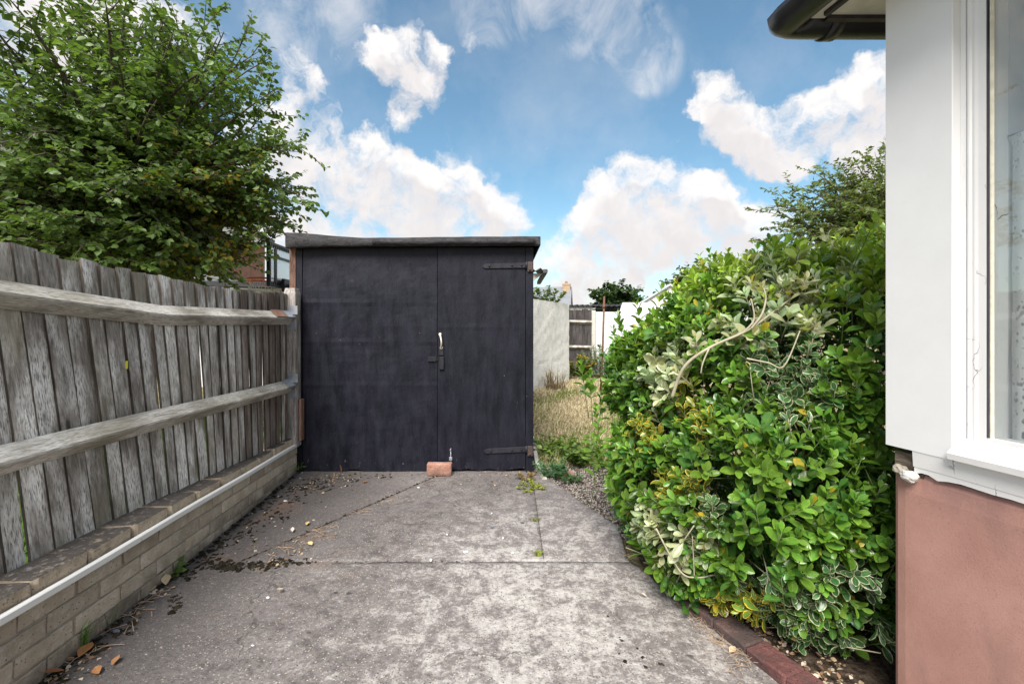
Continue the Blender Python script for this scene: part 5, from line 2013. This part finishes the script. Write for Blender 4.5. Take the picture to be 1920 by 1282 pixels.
# right-hand trees over the shrub
tg = shell_targets((11.6, 14.2, 4.3), (3.9, 2.2, 2.1), 150, 8, 0.4, 1.9)
for px, py, d in [(1420, 395, 14), (1440, 385, 14), (1452, 352, 14), (1470, 350, 14), (1515, 318, 14), (1535, 315, 14.2), (1570, 305, 14.2), (1600, 296, 14.2), (1640, 285, 14.2), (1430, 460, 14), (1455, 440, 14),
                  (1480, 400, 14), (1560, 340, 14), (1620, 320, 14), (1660, 280, 14.3), (1590, 330, 14), (1600, 370, 14), (1550, 380, 14), (1510, 390, 14), (1640, 300, 14), (1630, 350, 14), (1500, 350, 14), (1530, 430, 14), (1470, 420, 14), (1580, 410, 14), (1610, 400, 14), (1650, 330, 14)]:
    tg.append(tuple(at(px, py, d)))
make_tree('pale_tree', 'airy olive green tree with feathery sprays rising behind the shrub', (11.8, 14.4, -0.05), tg, (11.6, 14.2, 4.0), 0.15, 20, (0.150, 0.205, 0.065), tmpl=MID_LEAF,
          r0=0.16, seed=9, twig_len=1.05, ntw=8, spread=0.5, ymask=lambda p: 0.03, nor_up=0.5)
tg = shell_targets((10.4, 12.6, 2.1), (1.9, 1.2, 1.0), 60, 12, 0.4, 0.4)
make_tree('dark_bush_tree', 'dark dense bushy tree between the shrub and the airy tree', (10.4, 12.7, -0.05), tg, (10.4, 12.6, 2.0), 0.15, 13, (0.045, 0.092, 0.026),
          r0=0.12, seed=10, twig_len=0.7, ntw=8)
tg = shell_targets((9.4, 40, 3.6), (2.75, 2.0, 2.35), 70, 13, 0.4, 1.0)
make_tree('far_tree', 'distant round dark green tree above the far dark roof', (9.4, 40, -0.05), tg, (9.4, 40, 3.4), 0.34, 15, (0.055, 0.100, 0.036),
          r0=0.2, seed=11, twig_len=1.1, ntw=7)
tg = shell_targets((12.6, 31, 3.8), (2.6, 2.0, 2.3), 70, 14, 0.4, 1.0)
make_tree('far_brown_tree', 'distant tree with browning leaves peeping over the white gable house', (12.6, 31, -0.05), tg, (12.6, 31, 3.6), 0.28, 14, (0.095, 0.110, 0.036),
          r0=0.2, seed=12, twig_len=1.0, ntw=7, ymask=lambda p: 0.12 if p[0] > 12.2 else 0.0)
tg = shell_targets((-0.2, 60, 1.6), (5.0, 1.5, 1.3), 24, 15, 0.4, 0.6)

# ---- grass, dry and green
def blades(n, xy, h0, h1, colf, seed, width=0.004, lean=0.5):
    rr = np.random.default_rng(seed)
    pts = xy(rr, n)
    n = len(pts)
    h = rr.uniform(h0, h1, n)
    a = rr.uniform(0, 2 * math.pi, n)
    ln = rr.uniform(0.1, 1.0, n) * lean
    d = np.column_stack([np.cos(a), np.sin(a), np.zeros(n)])
    s = np.column_stack([-np.sin(a + 0.6), np.cos(a + 0.6), np.zeros(n)])
    w = (width * rr.uniform(0.6, 1.3, n) * (1 + 0.12 * np.maximum(0, pts[:, 1] - 4)))[:, None]
    b = np.column_stack([pts[:, 0], pts[:, 1], pts[:, 2]])
    z = np.array([[0, 0, 1.0]])
    m1 = b + d * (h * ln * 0.35)[:, None] + z * (h * 0.6)[:, None]
    tip = b + d * (h * ln * 1.1)[:, None] + z * (h * (1 - 0.45 * ln))[:, None]
    V = np.stack([b - s * w, b + s * w, m1 - s * w * 0.8, m1 + s * w * 0.8, tip], 1).reshape(-1, 3)
    T = np.array([[0, 1, 3], [0, 3, 2], [2, 3, 4]])[None] + (np.arange(n) * 5)[:, None, None]
    c = colf(rr, pts)
    return V, T.reshape(-1, 3), np.repeat(c, 5, 0), np.tile(np.array([[0, 0], [1, 0], [0, .6], [1, .6], [.5, 1]], float), (n, 1))


def garden_xy(rr, n):
    y = 4.25 + (12.9 - 4.25) * rr.random(n) ** 1.35
    x = 0.24 + (0.10 + 0.34 * y) * rr.random(n) ** 0.9 + np.maximum(0, (y - 9.5) * 0.53)
    keep = ~((y < 4.6) & (x > 0.62) & (rr.random(n) < 0.75))
    return np.column_stack([x, y, np.full(n, -0.05)])[keep]


def garden_col(rr, p):
    n = len(p)
    g = np.array([mnoise.noise(Vector((a * 1.5, b * 0.9, 2.0))) for a, b in p[:, :2]])
    near = np.clip((5.6 - p[:, 1]) / 1.3, 0, 1) * 0.55
    gr = (g + near + rr.normal(0, 0.25, n)) > 0.34
    straw = np.array([[0.62, 0.53, 0.37]]) * rr.uniform(0.6, 1.2, (n, 1))
    green = np.array([[0.24, 0.29, 0.085]]) * rr.uniform(0.6, 1.3, (n, 1))
    brown = np.array([[0.34, 0.24, 0.15]]) * rr.uniform(0.6, 1.2, (n, 1))
    c = np.where(gr[:, None], green, straw)
    return np.where((rr.random(n) < 0.10)[:, None], brown, c)


V, T, C, UV = blades(62000, garden_xy, 0.04, 0.12, garden_col, 31, 0.0035, 1.0)
props(put('dry_grass', np_mesh('dry_grass', V, T, M_BLADE, UV, C)), kind='stuff')


def nb_xy(rr, n):
    y = rr.uniform(1.0, 6.0, n)
    x = -2.25 - 2.2 * rr.random(n) ** 1.5
    return np.column_stack([x, y, np.full(n, -0.05)])


V, T, C, UV = blades(14000, nb_xy, 0.10, 0.38, lambda rr, p: np.array([[0.10, 0.19, 0.035]]) * rr.uniform(0.6, 1.35, (len(p), 1)), 32, 0.004, 0.8)
props(put('neighbour_grass', np_mesh('neighbour_grass', V, T, M_BLADE, UV, C)), kind='stuff')


def tuft(name, label, cat, p, n, h0, h1, rad, col, seed, lean=0.7, width=0.0025, group=None):
    def xy(rr, k):
        a = rr.uniform(0, 2 * math.pi, k)
        q = rad * np.sqrt(rr.random(k))
        return np.column_stack([p[0] + q * np.cos(a), p[1] + q * np.sin(a), np.full(k, p[2])])
    V, T, C, UV = blades(n, xy, h0, h1, lambda rr, pp: np.array([col]) * rr.uniform(0.6, 1.3, (len(pp), 1)), seed, width, lean)
    return props(put(name, np_mesh(name, V, T, M_BLADE, UV, C)), label, cat, group)


def weed(name, label, cat, base, h, n, leaf, col, seed, rad=0.1, tmpl=THIN_LEAF, nst=9, stemcol=None, tipcol=None, fine=False):
    """small plant: several stems with leaves along them"""
    rr = np.random.default_rng(seed)
    root = thing(name, label, cat, base)
    mb = MB()
    P, A, C = [], [], []
    b = np.array(base, float)
    for s in range(nst):
        a = rr.uniform(0, 2 * math.pi)
        q = rad * math.sqrt(rr.random())
        st = b + np.array([q * math.cos(a) * 0.6, q * math.sin(a) * 0.6, 0])
        tp_ = st + np.array([q * math.cos(a), q * math.sin(a), h * rr.uniform(0.55, 1.05)])
        mb.tube([Vector(st), Vector((st + tp_) / 2 + rr.normal(0, 0.01, 3)), Vector(tp_)], [leaf * 0.05, leaf * 0.04, leaf * 0.025], 4)
        for k in range(n):
            t = rr.uniform(0.15, 1.0)
            P.append(st + (tp_ - st) * t)
            A.append(unit(np.array([rr.normal(), rr.normal(), rr.uniform(0.0, 0.9)])))
            c = np.array(col) * rr.uniform(0.65, 1.3)
            if tipcol is not None and t > 0.8 and rr.random() < 0.35:
                c = np.array(tipcol) * rr.uniform(0.8, 1.15)
            C.append(c)
    P, A, C = np.array(P), np.array(A), np.array(C)
    M = frames(A, np.array([[0, 0, 1.0]]) + rr.normal(0, 0.4, (len(P), 3))) * (leaf * rr.uniform(0.6, 1.2, len(P)))[:, None, None]
    mb.build('stems', M_GREENSTEM if stemcol is None else stemcol, root, True)['kind'] = 'stuff'
    props(scatter('leaves', tmpl, M, P, M_TREELEAF, C, C, root), kind='stuff')
    return root


def gpt(px, py, z=0.0):
    d = (CAMZ - z) * F / (py - HY)
    return np.array([(px - HX) / F * d, d, z])


tuft('grass_tuft', 'small green grass tuft growing at the foot of the brick wall', 'grass tuft', gpt(152, 1215), 60, 0.05, 0.13, 0.022, (0.13, 0.24, 0.05), 41)
tuft('thin_grass_tuft', 'thin grass wisps against the brick wall beyond the larger tuft', 'grass tuft', gpt(203, 1172), 22, 0.05, 0.15, 0.02, (0.12, 0.20, 0.05), 42, width=0.0016)
tuft('joint_weed', 'yellow green weed in the upper end of the right concrete joint', 'weed', gpt(1008, 1040), 50, 0.012, 0.04, 0.022, (0.26, 0.30, 0.06), 44, 1.2)
tuft('joint_weed', 'small weed in the right concrete joint, below the reddish tuft', 'weed', gpt(1004, 975), 40, 0.01, 0.03, 0.03, (0.24, 0.27, 0.07), 45, 1.2)
tuft('dried_stalk', 'dark dried seed stalks standing against the foot of the white garden wall', 'dried plant', (0.93, 9.9, -0.05), 170, 0.15, 0.70, 0.24, (0.26, 0.20, 0.13), 46, 0.9, 0.004)
weed('broadleaf_weed', 'little broad leaved green weed at the foot of the brick wall', 'weed', gpt(322, 1078), 0.045, 6, 0.045, (0.13, 0.21, 0.05), 47, 0.07, TREE_LEAF, 6)
weed('corner_weed', 'tiny green weed between the brick wall and the shed', 'weed', gpt(563, 884), 0.10, 5, 0.04, (0.13, 0.22, 0.05), 48, 0.03, TREE_LEAF, 4)
weed('yellow_stonecrop', 'low yellow green mat of weed spilling over the concrete by the shed corner', 'weed', gpt(1000, 915), 0.03, 16, 0.020, (0.30, 0.34, 0.06), 49, 0.11, TREE_LEAF, 20)
weed('reddish_weed', 'reddish dry weed at the foot of the right shed door', 'weed', gpt(987, 897), 0.045, 12, 0.022, (0.27, 0.19, 0.08), 50, 0.09, TREE_LEAF, 12)
weed('feathery_weed', 'blue green feathery weed lying over the kerb beside the shed', 'weed', gpt(1035, 893), 0.13, 46, 0.034, (0.085, 0.19, 0.080), 51, 0.12, THIN_LEAF, 24)
weed('feathery_weed', 'smaller feathery weed on the gravel beside a flat pink stone', 'weed', gpt(1068, 902), 0.06, 40, 0.026, (0.10, 0.20, 0.075), 52, 0.085, THIN_LEAF, 14)
weed('leafy_weed', 'bright green leafy weeds between the kerb and the gravel', 'weed', gpt(1055, 855), 0.18, 24, 0.05, (0.16, 0.25, 0.05), 53, 0.32, TREE_LEAF, 26)
weed('rosette_weed', 'low green leafy weeds at the edge of the grass left of the shrub', 'weed', gpt(1090, 868), 0.16, 18, 0.055, (0.12, 0.20, 0.04), 54, 0.16, TREE_LEAF, 14)
weed('trailing_weed', 'small pale leaves trailing at the shrub side of the gravel', 'weed', gpt(1118, 876), 0.08, 12, 0.05, (0.20, 0.30, 0.07), 58, 0.12, TREE_LEAF, 8)
weed('yellow_flower_plant', 'yellow flowering plant in front of the dark rear fence', 'plant', (1.78, 12.3, 0.0), 0.62, 60, 0.09, (0.20, 0.24, 0.07), 55, 0.40, TREE_LEAF, 22, None, (0.62, 0.42, 0.03))
weed('grey_leaf_plant', 'grey green bushy plant beside the rusty pole', 'plant', (2.35, 12.2, 0.0), 0.85, 70, 0.09, (0.19, 0.24, 0.19), 56, 0.38, THIN_LEAF, 26)
weed('wall_top_creeper', 'creeper sprigs showing over the top of the white garden wall', 'creeper', (0.75, 11.2, 1.75), 0.55, 40, 0.10, (0.14, 0.21, 0.06), 57, 0.42, TREE_LEAF, 16)

# ---- gravel, moss, litter
def oct_template():
    V = np.array([[1, 0, 0], [-1, 0, 0], [0, 1, 0], [0, -1, 0], [0, 0, 1], [0, 0, -1]], float)
    T = np.array([[0, 2, 4], [2, 1, 4], [1, 3, 4], [3, 0, 4], [2, 0, 5], [1, 2, 5], [3, 1, 5], [0, 3, 5]])
    return V, T, np.full((6, 2), 0.5)


def rand_rot(rr, n):
    q = unit(rr.normal(size=(n, 4)))
    w, x, y, z = q.T
    return np.stack([np.stack([1 - 2 * (y * y + z * z), 2 * (x * y - z * w), 2 * (x * z + y * w)], 1),
                     np.stack([2 * (x * y + z * w), 1 - 2 * (x * x + z * z), 2 * (y * z - x * w)], 1),
                     np.stack([2 * (x * z - y * w), 2 * (y * z + x * w), 1 - 2 * (x * x + y * y)], 1)], 1)


rr = np.random.default_rng(61)
n = 9000
x, y = rr.uniform(0.26, 1.1, n), rr.uniform(2.75, 4.4, n)
edge = np.interp(y, [2.75, 2.95, 3.92, 4.4], [0.66, 0.68, 0.31, 0.27])
keep = x > edge - 0.02 * rr.random(n)
x, y = x[keep], y[keep]
n = len(x)
M = rand_rot(rr, n) * (rr.uniform(0.004, 0.011, (n, 1, 1)) * rr.uniform(0.6, 1.2, (n, 1, 3)))
P = np.column_stack([x, y, -0.018 + rr.uniform(-0.004, 0.010, n)])
C = np.array([[0.26, 0.23, 0.205]]) * rr.uniform(0.35, 1.6, (n, 1)) * (1 + rr.normal(0, 0.06, (n, 3)))
props(scatter('gravel', oct_template(), M, P, M_PEBBLE, C, C), kind='stuff')

# moss and dirt cushions near the wall and in the joints
rr = np.random.default_rng(62)
bm = bmesh.new()
bmesh.ops.create_icosphere(bm, subdivisions=2, radius=1.0)
ico = (np.array([tuple(v.co) for v in bm.verts]), np.array([[v.index for v in f.verts] for f in bm.faces]), np.full((len(bm.verts), 2), 0.5))
bm.free()
mp = []


def patch(px, py, rx, ry, k, s0=0.006, s1=0.02):
    for _ in range(k * 2):
        q = gpt(px + rr.normal(0, rx), py + rr.normal(0, ry))
        mp.append((q[0], q[1], s0 * 0.6 + (s1 - s0) * 0.62 * rr.random() ** 1.6))


for a in [(420, 1062, 22, 4, 40), (470, 1060, 30, 4, 45), (530, 1052, 26, 3, 26), (330, 1130, 10, 9, 26), (390, 1050, 12, 5, 14), (415, 1022, 8, 5, 10), (350, 1075, 14, 6, 18), (225, 1185, 10, 7, 16), (175, 1215, 14, 7, 22),
          (320, 1075, 12, 6, 10), (470, 1003, 10, 6, 10), (445, 985, 16, 8, 12), (500, 960, 24, 8, 22), (530, 935, 20, 8, 26), (560, 915, 26, 6, 40), (600, 900, 40, 4, 40), (480, 985, 20, 8, 14), (520, 970, 18, 6, 10), (620, 908, 30, 6, 20),
          (440, 1010, 10, 6, 8), (400, 1035, 10, 4, 8), (100, 1265, 20, 6, 20), (60, 1275, 20, 4, 16), (250, 1165, 8, 6, 10), (680, 894, 40, 3, 22), (560, 940, 18, 8, 16), (1110, 1060, 0.1, 0.1, 0)]:
    patch(*a)
for t in np.linspace(0, 1, 90):
    mp.append((-1.49 + (0.87) * t + rr.normal(0, 0.010), JY + (4.03 - JY) * t + rr.normal(0, 0.010), rr.uniform(0.002, 0.008)))
for t in rr.random(44):
    mp.append((-1.45 + 1.7 * t ** 1.6, JY + rr.normal(0, 0.004), rr.uniform(0.0015, 0.0045)))
for s in np.linspace(-1.2, 1.8, 210):
    q = wp(s + rr.normal(0, 0.01), 0.012 + abs(rr.normal(0, 0.018)), 0)
    mp.append((q.x, q.y, rr.uniform(0.004, 0.014)))
for px, py in [(1180, 1180), (1165, 1200), (1160, 1225), (1172, 1240), (1195, 1215), (1205, 1232), (1210, 1250), (1240, 1245), (1158, 1150), (1162, 1195), (1183, 1260), (1150, 1110), (1140, 1155)]:
    q = gpt(px, py)
    mp.append((q[0], q[1], rr.uniform(0.004, 0.009)))
mp = np.array(mp)
n = len(mp)
S = mp[:, 2]
M = rand_rot(rr, n)
Z = np.zeros((n, 3, 3))
ang = rr.uniform(0, 6.28, n)
Z[:, 0, 0] = np.cos(ang); Z[:, 0, 1] = -np.sin(ang); Z[:, 1, 0] = np.sin(ang); Z[:, 1, 1] = np.cos(ang); Z[:, 2, 2] = 1
Z[:, :, 0] *= (S * rr.uniform(0.8, 1.8, n))[:, None]
Z[:, :, 1] *= (S * rr.uniform(0.7, 1.2, n))[:, None]
Z[:, :, 2] *= (S * rr.uniform(0.4, 0.9, n))[:, None]
P = np.column_stack([mp[:, 0], mp[:, 1], np.full(n, -0.002)])
C = np.array([[0.021, 0.018, 0.012]]) * rr.uniform(0.5, 1.7, (n, 1))
tv, tt, tuv = ico
V = np.einsum('nij,vj->nvi', Z, tv) + P[:, None, :]
V = V + rr.normal(0, 1, V.shape) * (S * 0.24)[:, None, None]
T = tt[None] + (np.arange(n) * len(tv))[:, None, None]
props(put('moss', np_mesh('moss', V.reshape(-1, 3), T.reshape(-1, 3), M_MOSS, np.tile(tuv, (n, 1)), np.repeat(C, len(tv), 0))), kind='stuff')

# fine litter: bits of dry leaf, twig and grit
rr = np.random.default_rng(63)
lp = []


def litter(px, py, rx, ry, k):
    for _ in range(k):
        lp.append(gpt(px + rr.normal(0, rx), py + rr.normal(0, ry)))


for a in [(590, 905, 40, 8, 70), (560, 915, 25, 8, 50), (640, 893, 40, 4, 40), (700, 893, 60, 4, 40), (300, 1100, 14, 6, 24), (260, 1150, 14, 8, 16), (150, 1235, 30, 14, 60), (90, 1270, 30, 8, 50), (560, 1030, 16, 10, 30),
          (510, 1055, 30, 6, 26), (600, 1000, 16, 10, 16), (470, 1010, 40, 20, 26), (520, 960, 40, 20, 30), (910, 896, 30, 6, 24), (940, 890, 40, 3, 20)]:
    litter(*a)
for _ in range(560):     # bed beside the edging
    a = rr.random()
    lp.append(np.array([0.86 + 0.22 * rr.random() + 0.22 * (1 - a), 1.45 + 0.75 * a, 0.008 + 0.012 * rr.random()]))
for _ in range(420):
    lp.append(np.array([rr.uniform(-1.6, 0.6), rr.uniform(1.5, 4.0), 0.002]))
lp = np.array(lp)
n = len(lp)
lp[:, 2] += 0.004
a = rr.uniform(0, 6.28, n)
A = np.column_stack([np.cos(a), np.sin(a), rr.normal(0, 0.25, n)])
sz = rr.uniform(0.006, 0.024, n)
sz[-420:] = rr.uniform(0.002, 0.007, 420)
M = frames(A, np.array([[0, 0, 1.0]]) + rr.normal(0, 0.35, (n, 3))) * sz[:, None, None]
pal = np.array([[0.40, 0.29, 0.18], [0.26, 0.155, 0.09], [0.50, 0.44, 0.36], [0.16, 0.10, 0.07], [0.33, 0.27, 0.20]])
C = pal[rr.integers(0, 5, n)] * rr.uniform(0.6, 1.25, (n, 1))
props(scatter('leaf_litter', TREE_LEAF, M, lp, M_DRYLEAF, C, C), kind='stuff')
# straw stalks lying along the edging and the joints
mb = MB()
def straws(pts, k, spread, ln, r_=0.0012):
    for _ in range(k):
        q = pts[rr.integers(0, len(pts))]
        c = Vector(q) + Vector((rr.normal(0, spread), rr.normal(0, spread), 0.006 + 0.01 * rr.random()))
        aa = rr.uniform(0, 6.28)
        L_ = ln * rr.uniform(0.4, 1.2)
        v = Vector((math.cos(aa), math.sin(aa), rr.normal(0, 0.08))) * L_ / 2
        mb.tube([c - v, c + Vector((rr.normal(0, 0.004), rr.normal(0, 0.004), 0.003)), c + v], r_, 4)


straws([gpt(1290 + 10 * i, 1140 + 11 * i) for i in range(11)], 70, 0.018, 0.085, 0.0007)
straws([gpt(1180, 1045), gpt(1190, 1048)], 14, 0.014, 0.08, 0.0008)
straws([gpt(520, 1040), gpt(560, 1020), gpt(590, 1000), gpt(540, 1030)], 30, 0.03, 0.09, 0.0008)
straws([gpt(150, 1230), gpt(260, 1150), gpt(300, 1120), gpt(230, 1180)], 26, 0.03, 0.08, 0.0009)
straws([gpt(620, 990), gpt(680, 960), gpt(730, 940)], 20, 0.03, 0.07, 0.0009)
straws([gpt(1360, 1250), gpt(1420, 1260), gpt(1400, 1200)], 26, 0.04, 0.07, 0.0007)
props(mb.build('straw_stalks', M_STRAW, None), kind='stuff')

# ------------------------------------------------------------------ edging bricks, brick at the door, loose bits
def lump_brick(name, ctr, size, rot, mat, rough=0.004, parent=None):
    bm = bmesh.new()
    bmesh.ops.create_cube(bm, size=1.0)
    for v in bm.verts:
        v.co = Vector((v.co.x * size[0], v.co.y * size[1], v.co.z * size[2]))
    bmesh.ops.bevel(bm, geom=bm.edges[:], offset=0.006, segments=1, affect='EDGES')
    bmesh.ops.subdivide_edges(bm, edges=[e for e in bm.edges if e.calc_length() > 0.05], cuts=2, use_grid_fill=True)
    sd = random.random() * 60
    for v in bm.verts:
        v.co += mnoise.noise_vector(v.co * 22 + Vector((sd, 0, 0))) * rough
    me = bpy.data.meshes.new(name)
    bm.to_mesh(me)
    bm.free()
    me.materials.append(mat)
    return put(name, me, parent, loc=ctr, rot=rot)


edging = thing('brick_edging', 'row of dark brown and maroon bricks edging the planting bed under the shrub', 'brick edging', (0.9, 1.8, 0))
line = [(0.840, 2.02), (0.905, 1.865), (0.962, 1.700), (1.022, 1.545), (1.075, 1.385)]
for i in range(len(line)):
    x, y = line[i]
    dx, dy = (line[min(i + 1, 4)][0] - line[max(i - 1, 0)][0], line[min(i + 1, 4)][1] - line[max(i - 1, 0)][1])
    a = math.atan2(dy, dx)
    lump_brick('brick', (x + 0.02, y, 0.004), (0.168, 0.104, 0.075), (random.uniform(-0.04, 0.04), random.uniform(-0.05, 0.05), a), M_EDGERED if i >= 2 else M_EDGEBRICK, 0.004, edging)

o = lump_brick('brick', (-0.633, 3.975, 0.054), (0.214, 0.066, 0.106), (0.02, 0, 0.015), M_REDBRICK, 0.003)
o.name = 'loose_brick'
props(o, 'single pale red brick propping the black shed doors shut', 'brick')
o = lump_brick('flat_stone', gpt(1058, 889, 0.01), (0.17, 0.10, 0.03), (0.05, 0.03, 0.3), M_REDBRICK, 0.008)
props(o, 'flat pinkish stone lying among the feathery weeds', 'stone')

# dry leaves, each lying by itself
rr = np.random.default_rng(71)
lt = leaf_template([(0.0, 0.03), (0.15, 0.14), (0.4, 0.27), (0.65, 0.24), (0.88, 0.10), (1.0, 0.01)], 0.45, -0.15)
named = [((148, 1237), 0.085, 0.3, (0.40, 0.185, 0.075), 'large orange brown dry leaf beside the grass tuft at the wall'),
         ((120, 1262), 0.06, 2.2, (0.30, 0.13, 0.06), 'curled rust brown leaf nearest the wall corner of the picture'),
         ((185, 1268), 0.055, 0.9, (0.36, 0.17, 0.075), 'narrow tan leaf lying just past the large orange leaf'),
         ((210, 1252), 0.045, 0.2, (0.34, 0.17, 0.08), 'small brown leaf lying out on the concrete near the orange one'),
         ((192, 1185), 0.04, 1.5, (0.36, 0.19, 0.10), 'upright curled brown leaf at the foot of the brick wall'),
         ((311, 1100), 0.075, 0.6, (0.52, 0.40, 0.27), 'pale tan dry leaf leaning on the foot of the brick wall'),
         ((282, 1112), 0.055, 0.4, (0.46, 0.34, 0.23), 'tan leaf on the litter pile by the brick wall'),
         ((530, 1107), 0.042, 2.9, (0.62, 0.50, 0.33), 'cream leaf alone on the rusty stained concrete'),
         ((640, 886), 0.075, 1.57, (0.34, 0.17, 0.11), 'reddish brown leaf standing against the left shed door'),
         ((575, 987), 0.05, 0.2, (0.55, 0.43, 0.16), 'yellowish leaf in the dark stain beside the wall'),
         ((585, 1025), 0.05, 0.8, (0.56, 0.44, 0.20), 'yellow leaf lying at the diagonal joint'),
         ((1258, 1125), 0.035, 0.4, (0.62, 0.55, 0.44), 'pale dry leaf on the concrete below the shrub'),
         ((1212, 1122), 0.026, 1.1, (0.62, 0.56, 0.46), 'tiny pale leaf left of the other under the shrub'),
         ((1368, 1228), 0.045, -0.9, (0.60, 0.45, 0.30), 'slim pale leaf against the edging bricks'),
         ((548, 1000), 0.04, 0.4, (0.60, 0.55, 0.47), 'whitish leaf near the wall, left of the yellowish leaf'),
         ((690, 905), 0.05, 2.0, (0.27, 0.15, 0.09), 'brown leaf in front of the left shed door')]
for (px, py), s, a, c, lab in named:
    p = gpt(px, py)
    tv, tt, tuv = lt
    n = len(tv)
    me = np_mesh('dry_leaf', tv, tt, M_DRYLEAF, tuv, np.tile(np.array([c]), (n, 1)), None)
    o = put('dry_leaf', me, None, (p[0], p[1], 0.012), (rr.uniform(-0.25, 0.25) + (1.2 if 'standing' in lab else 0), rr.uniform(-0.3, 0.3), a), (s, s, s))
    props(o, lab, 'leaf', 'dry leaves on the concrete')
    if 'standing' in lab:
        o.location = (p[0], 4.03, 0.0)

# chips of render and slate
chips = [((873, 1036), 0.030, 0, 'white chip of render nearest the pale bloom on the concrete'), ((808, 1051), 0.026, 0, 'white chip lying on the cross joint'), ((838, 1003), 0.022, 0, 'flat white chip beyond the cross joint'),
         ((943, 1010), 0.020, 0, 'narrow upright white chip near the right joint'), ((922, 963), 0.018, 0, 'tiny white chip in line with the loose brick'), ((785, 915), 0.026, 0, 'white scrap near the foot of the loose brick'),
         ((923, 990), 0.022, 1, 'small blue grey chip beside the narrow white one'), ((980, 981), 0.030, 1, 'dark sliver of slate left of the right joint'), ((962, 1038), 0.020, 0, 'pale grey chip nearest the right joint'),
         ((502, 1122), 0.020, 0, 'white flake by the rusty stain'), ((218, 1185), 0.035, 1, 'grey pebble chip by the foot of the brick wall'), ((828, 1052), 0.018, 1, 'black chip beside the white one on the cross joint'),
         ((535, 940), 0.03, 0, 'white flake among the dark moss by the wall'), ((474, 1212), 0.016, 0, 'tiny white fleck on the dark foreground concrete')]
for (px, py), s, k, lab in chips:
    p = gpt(px, py)
    bm = bmesh.new()
    bmesh.ops.create_icosphere(bm, subdivisions=1, radius=1.0)
    sd = random.random() * 40
    for v in bm.verts:
        q = v.co * (1 + 0.45 * mnoise.noise(v.co * 1.3 + Vector((sd, 0, 0))))
        v.co = Vector((q.x * s * 0.55, q.y * s * 0.34, q.z * s * 0.20))
    me = bpy.data.meshes.new('chip')
    bm.to_mesh(me)
    bm.free()
    me.materials.append(M_DARKCHIP if k else M_PALECHIP)
    o = put('stone_chip', me, None, (p[0], p[1], 0.006), (0, 0, random.uniform(0, 3)))
    props(o, lab, 'chip', 'chips scattered on the concrete')

# slips of coloured litter caught between the fence boards
mb = MB()
for (px, py, d, m_, lab) in ((237, 684, 2.30, (0.75, 0.68, 0.05), 'yellow scrap of litter caught between two fence boards'),):
    q = at(px, py, d)
    q.x = fence_x(q.y, q.z) + 0.027
    mb.box((q.x, q.y - 0.006, q.z - 0.02), (q.x + 0.003, q.y + 0.006, q.z + 0.02))
    props(mb.build('plastic_scrap', mat_plain('yellow_plastic', m_, 0.5), None), lab, 'scrap')
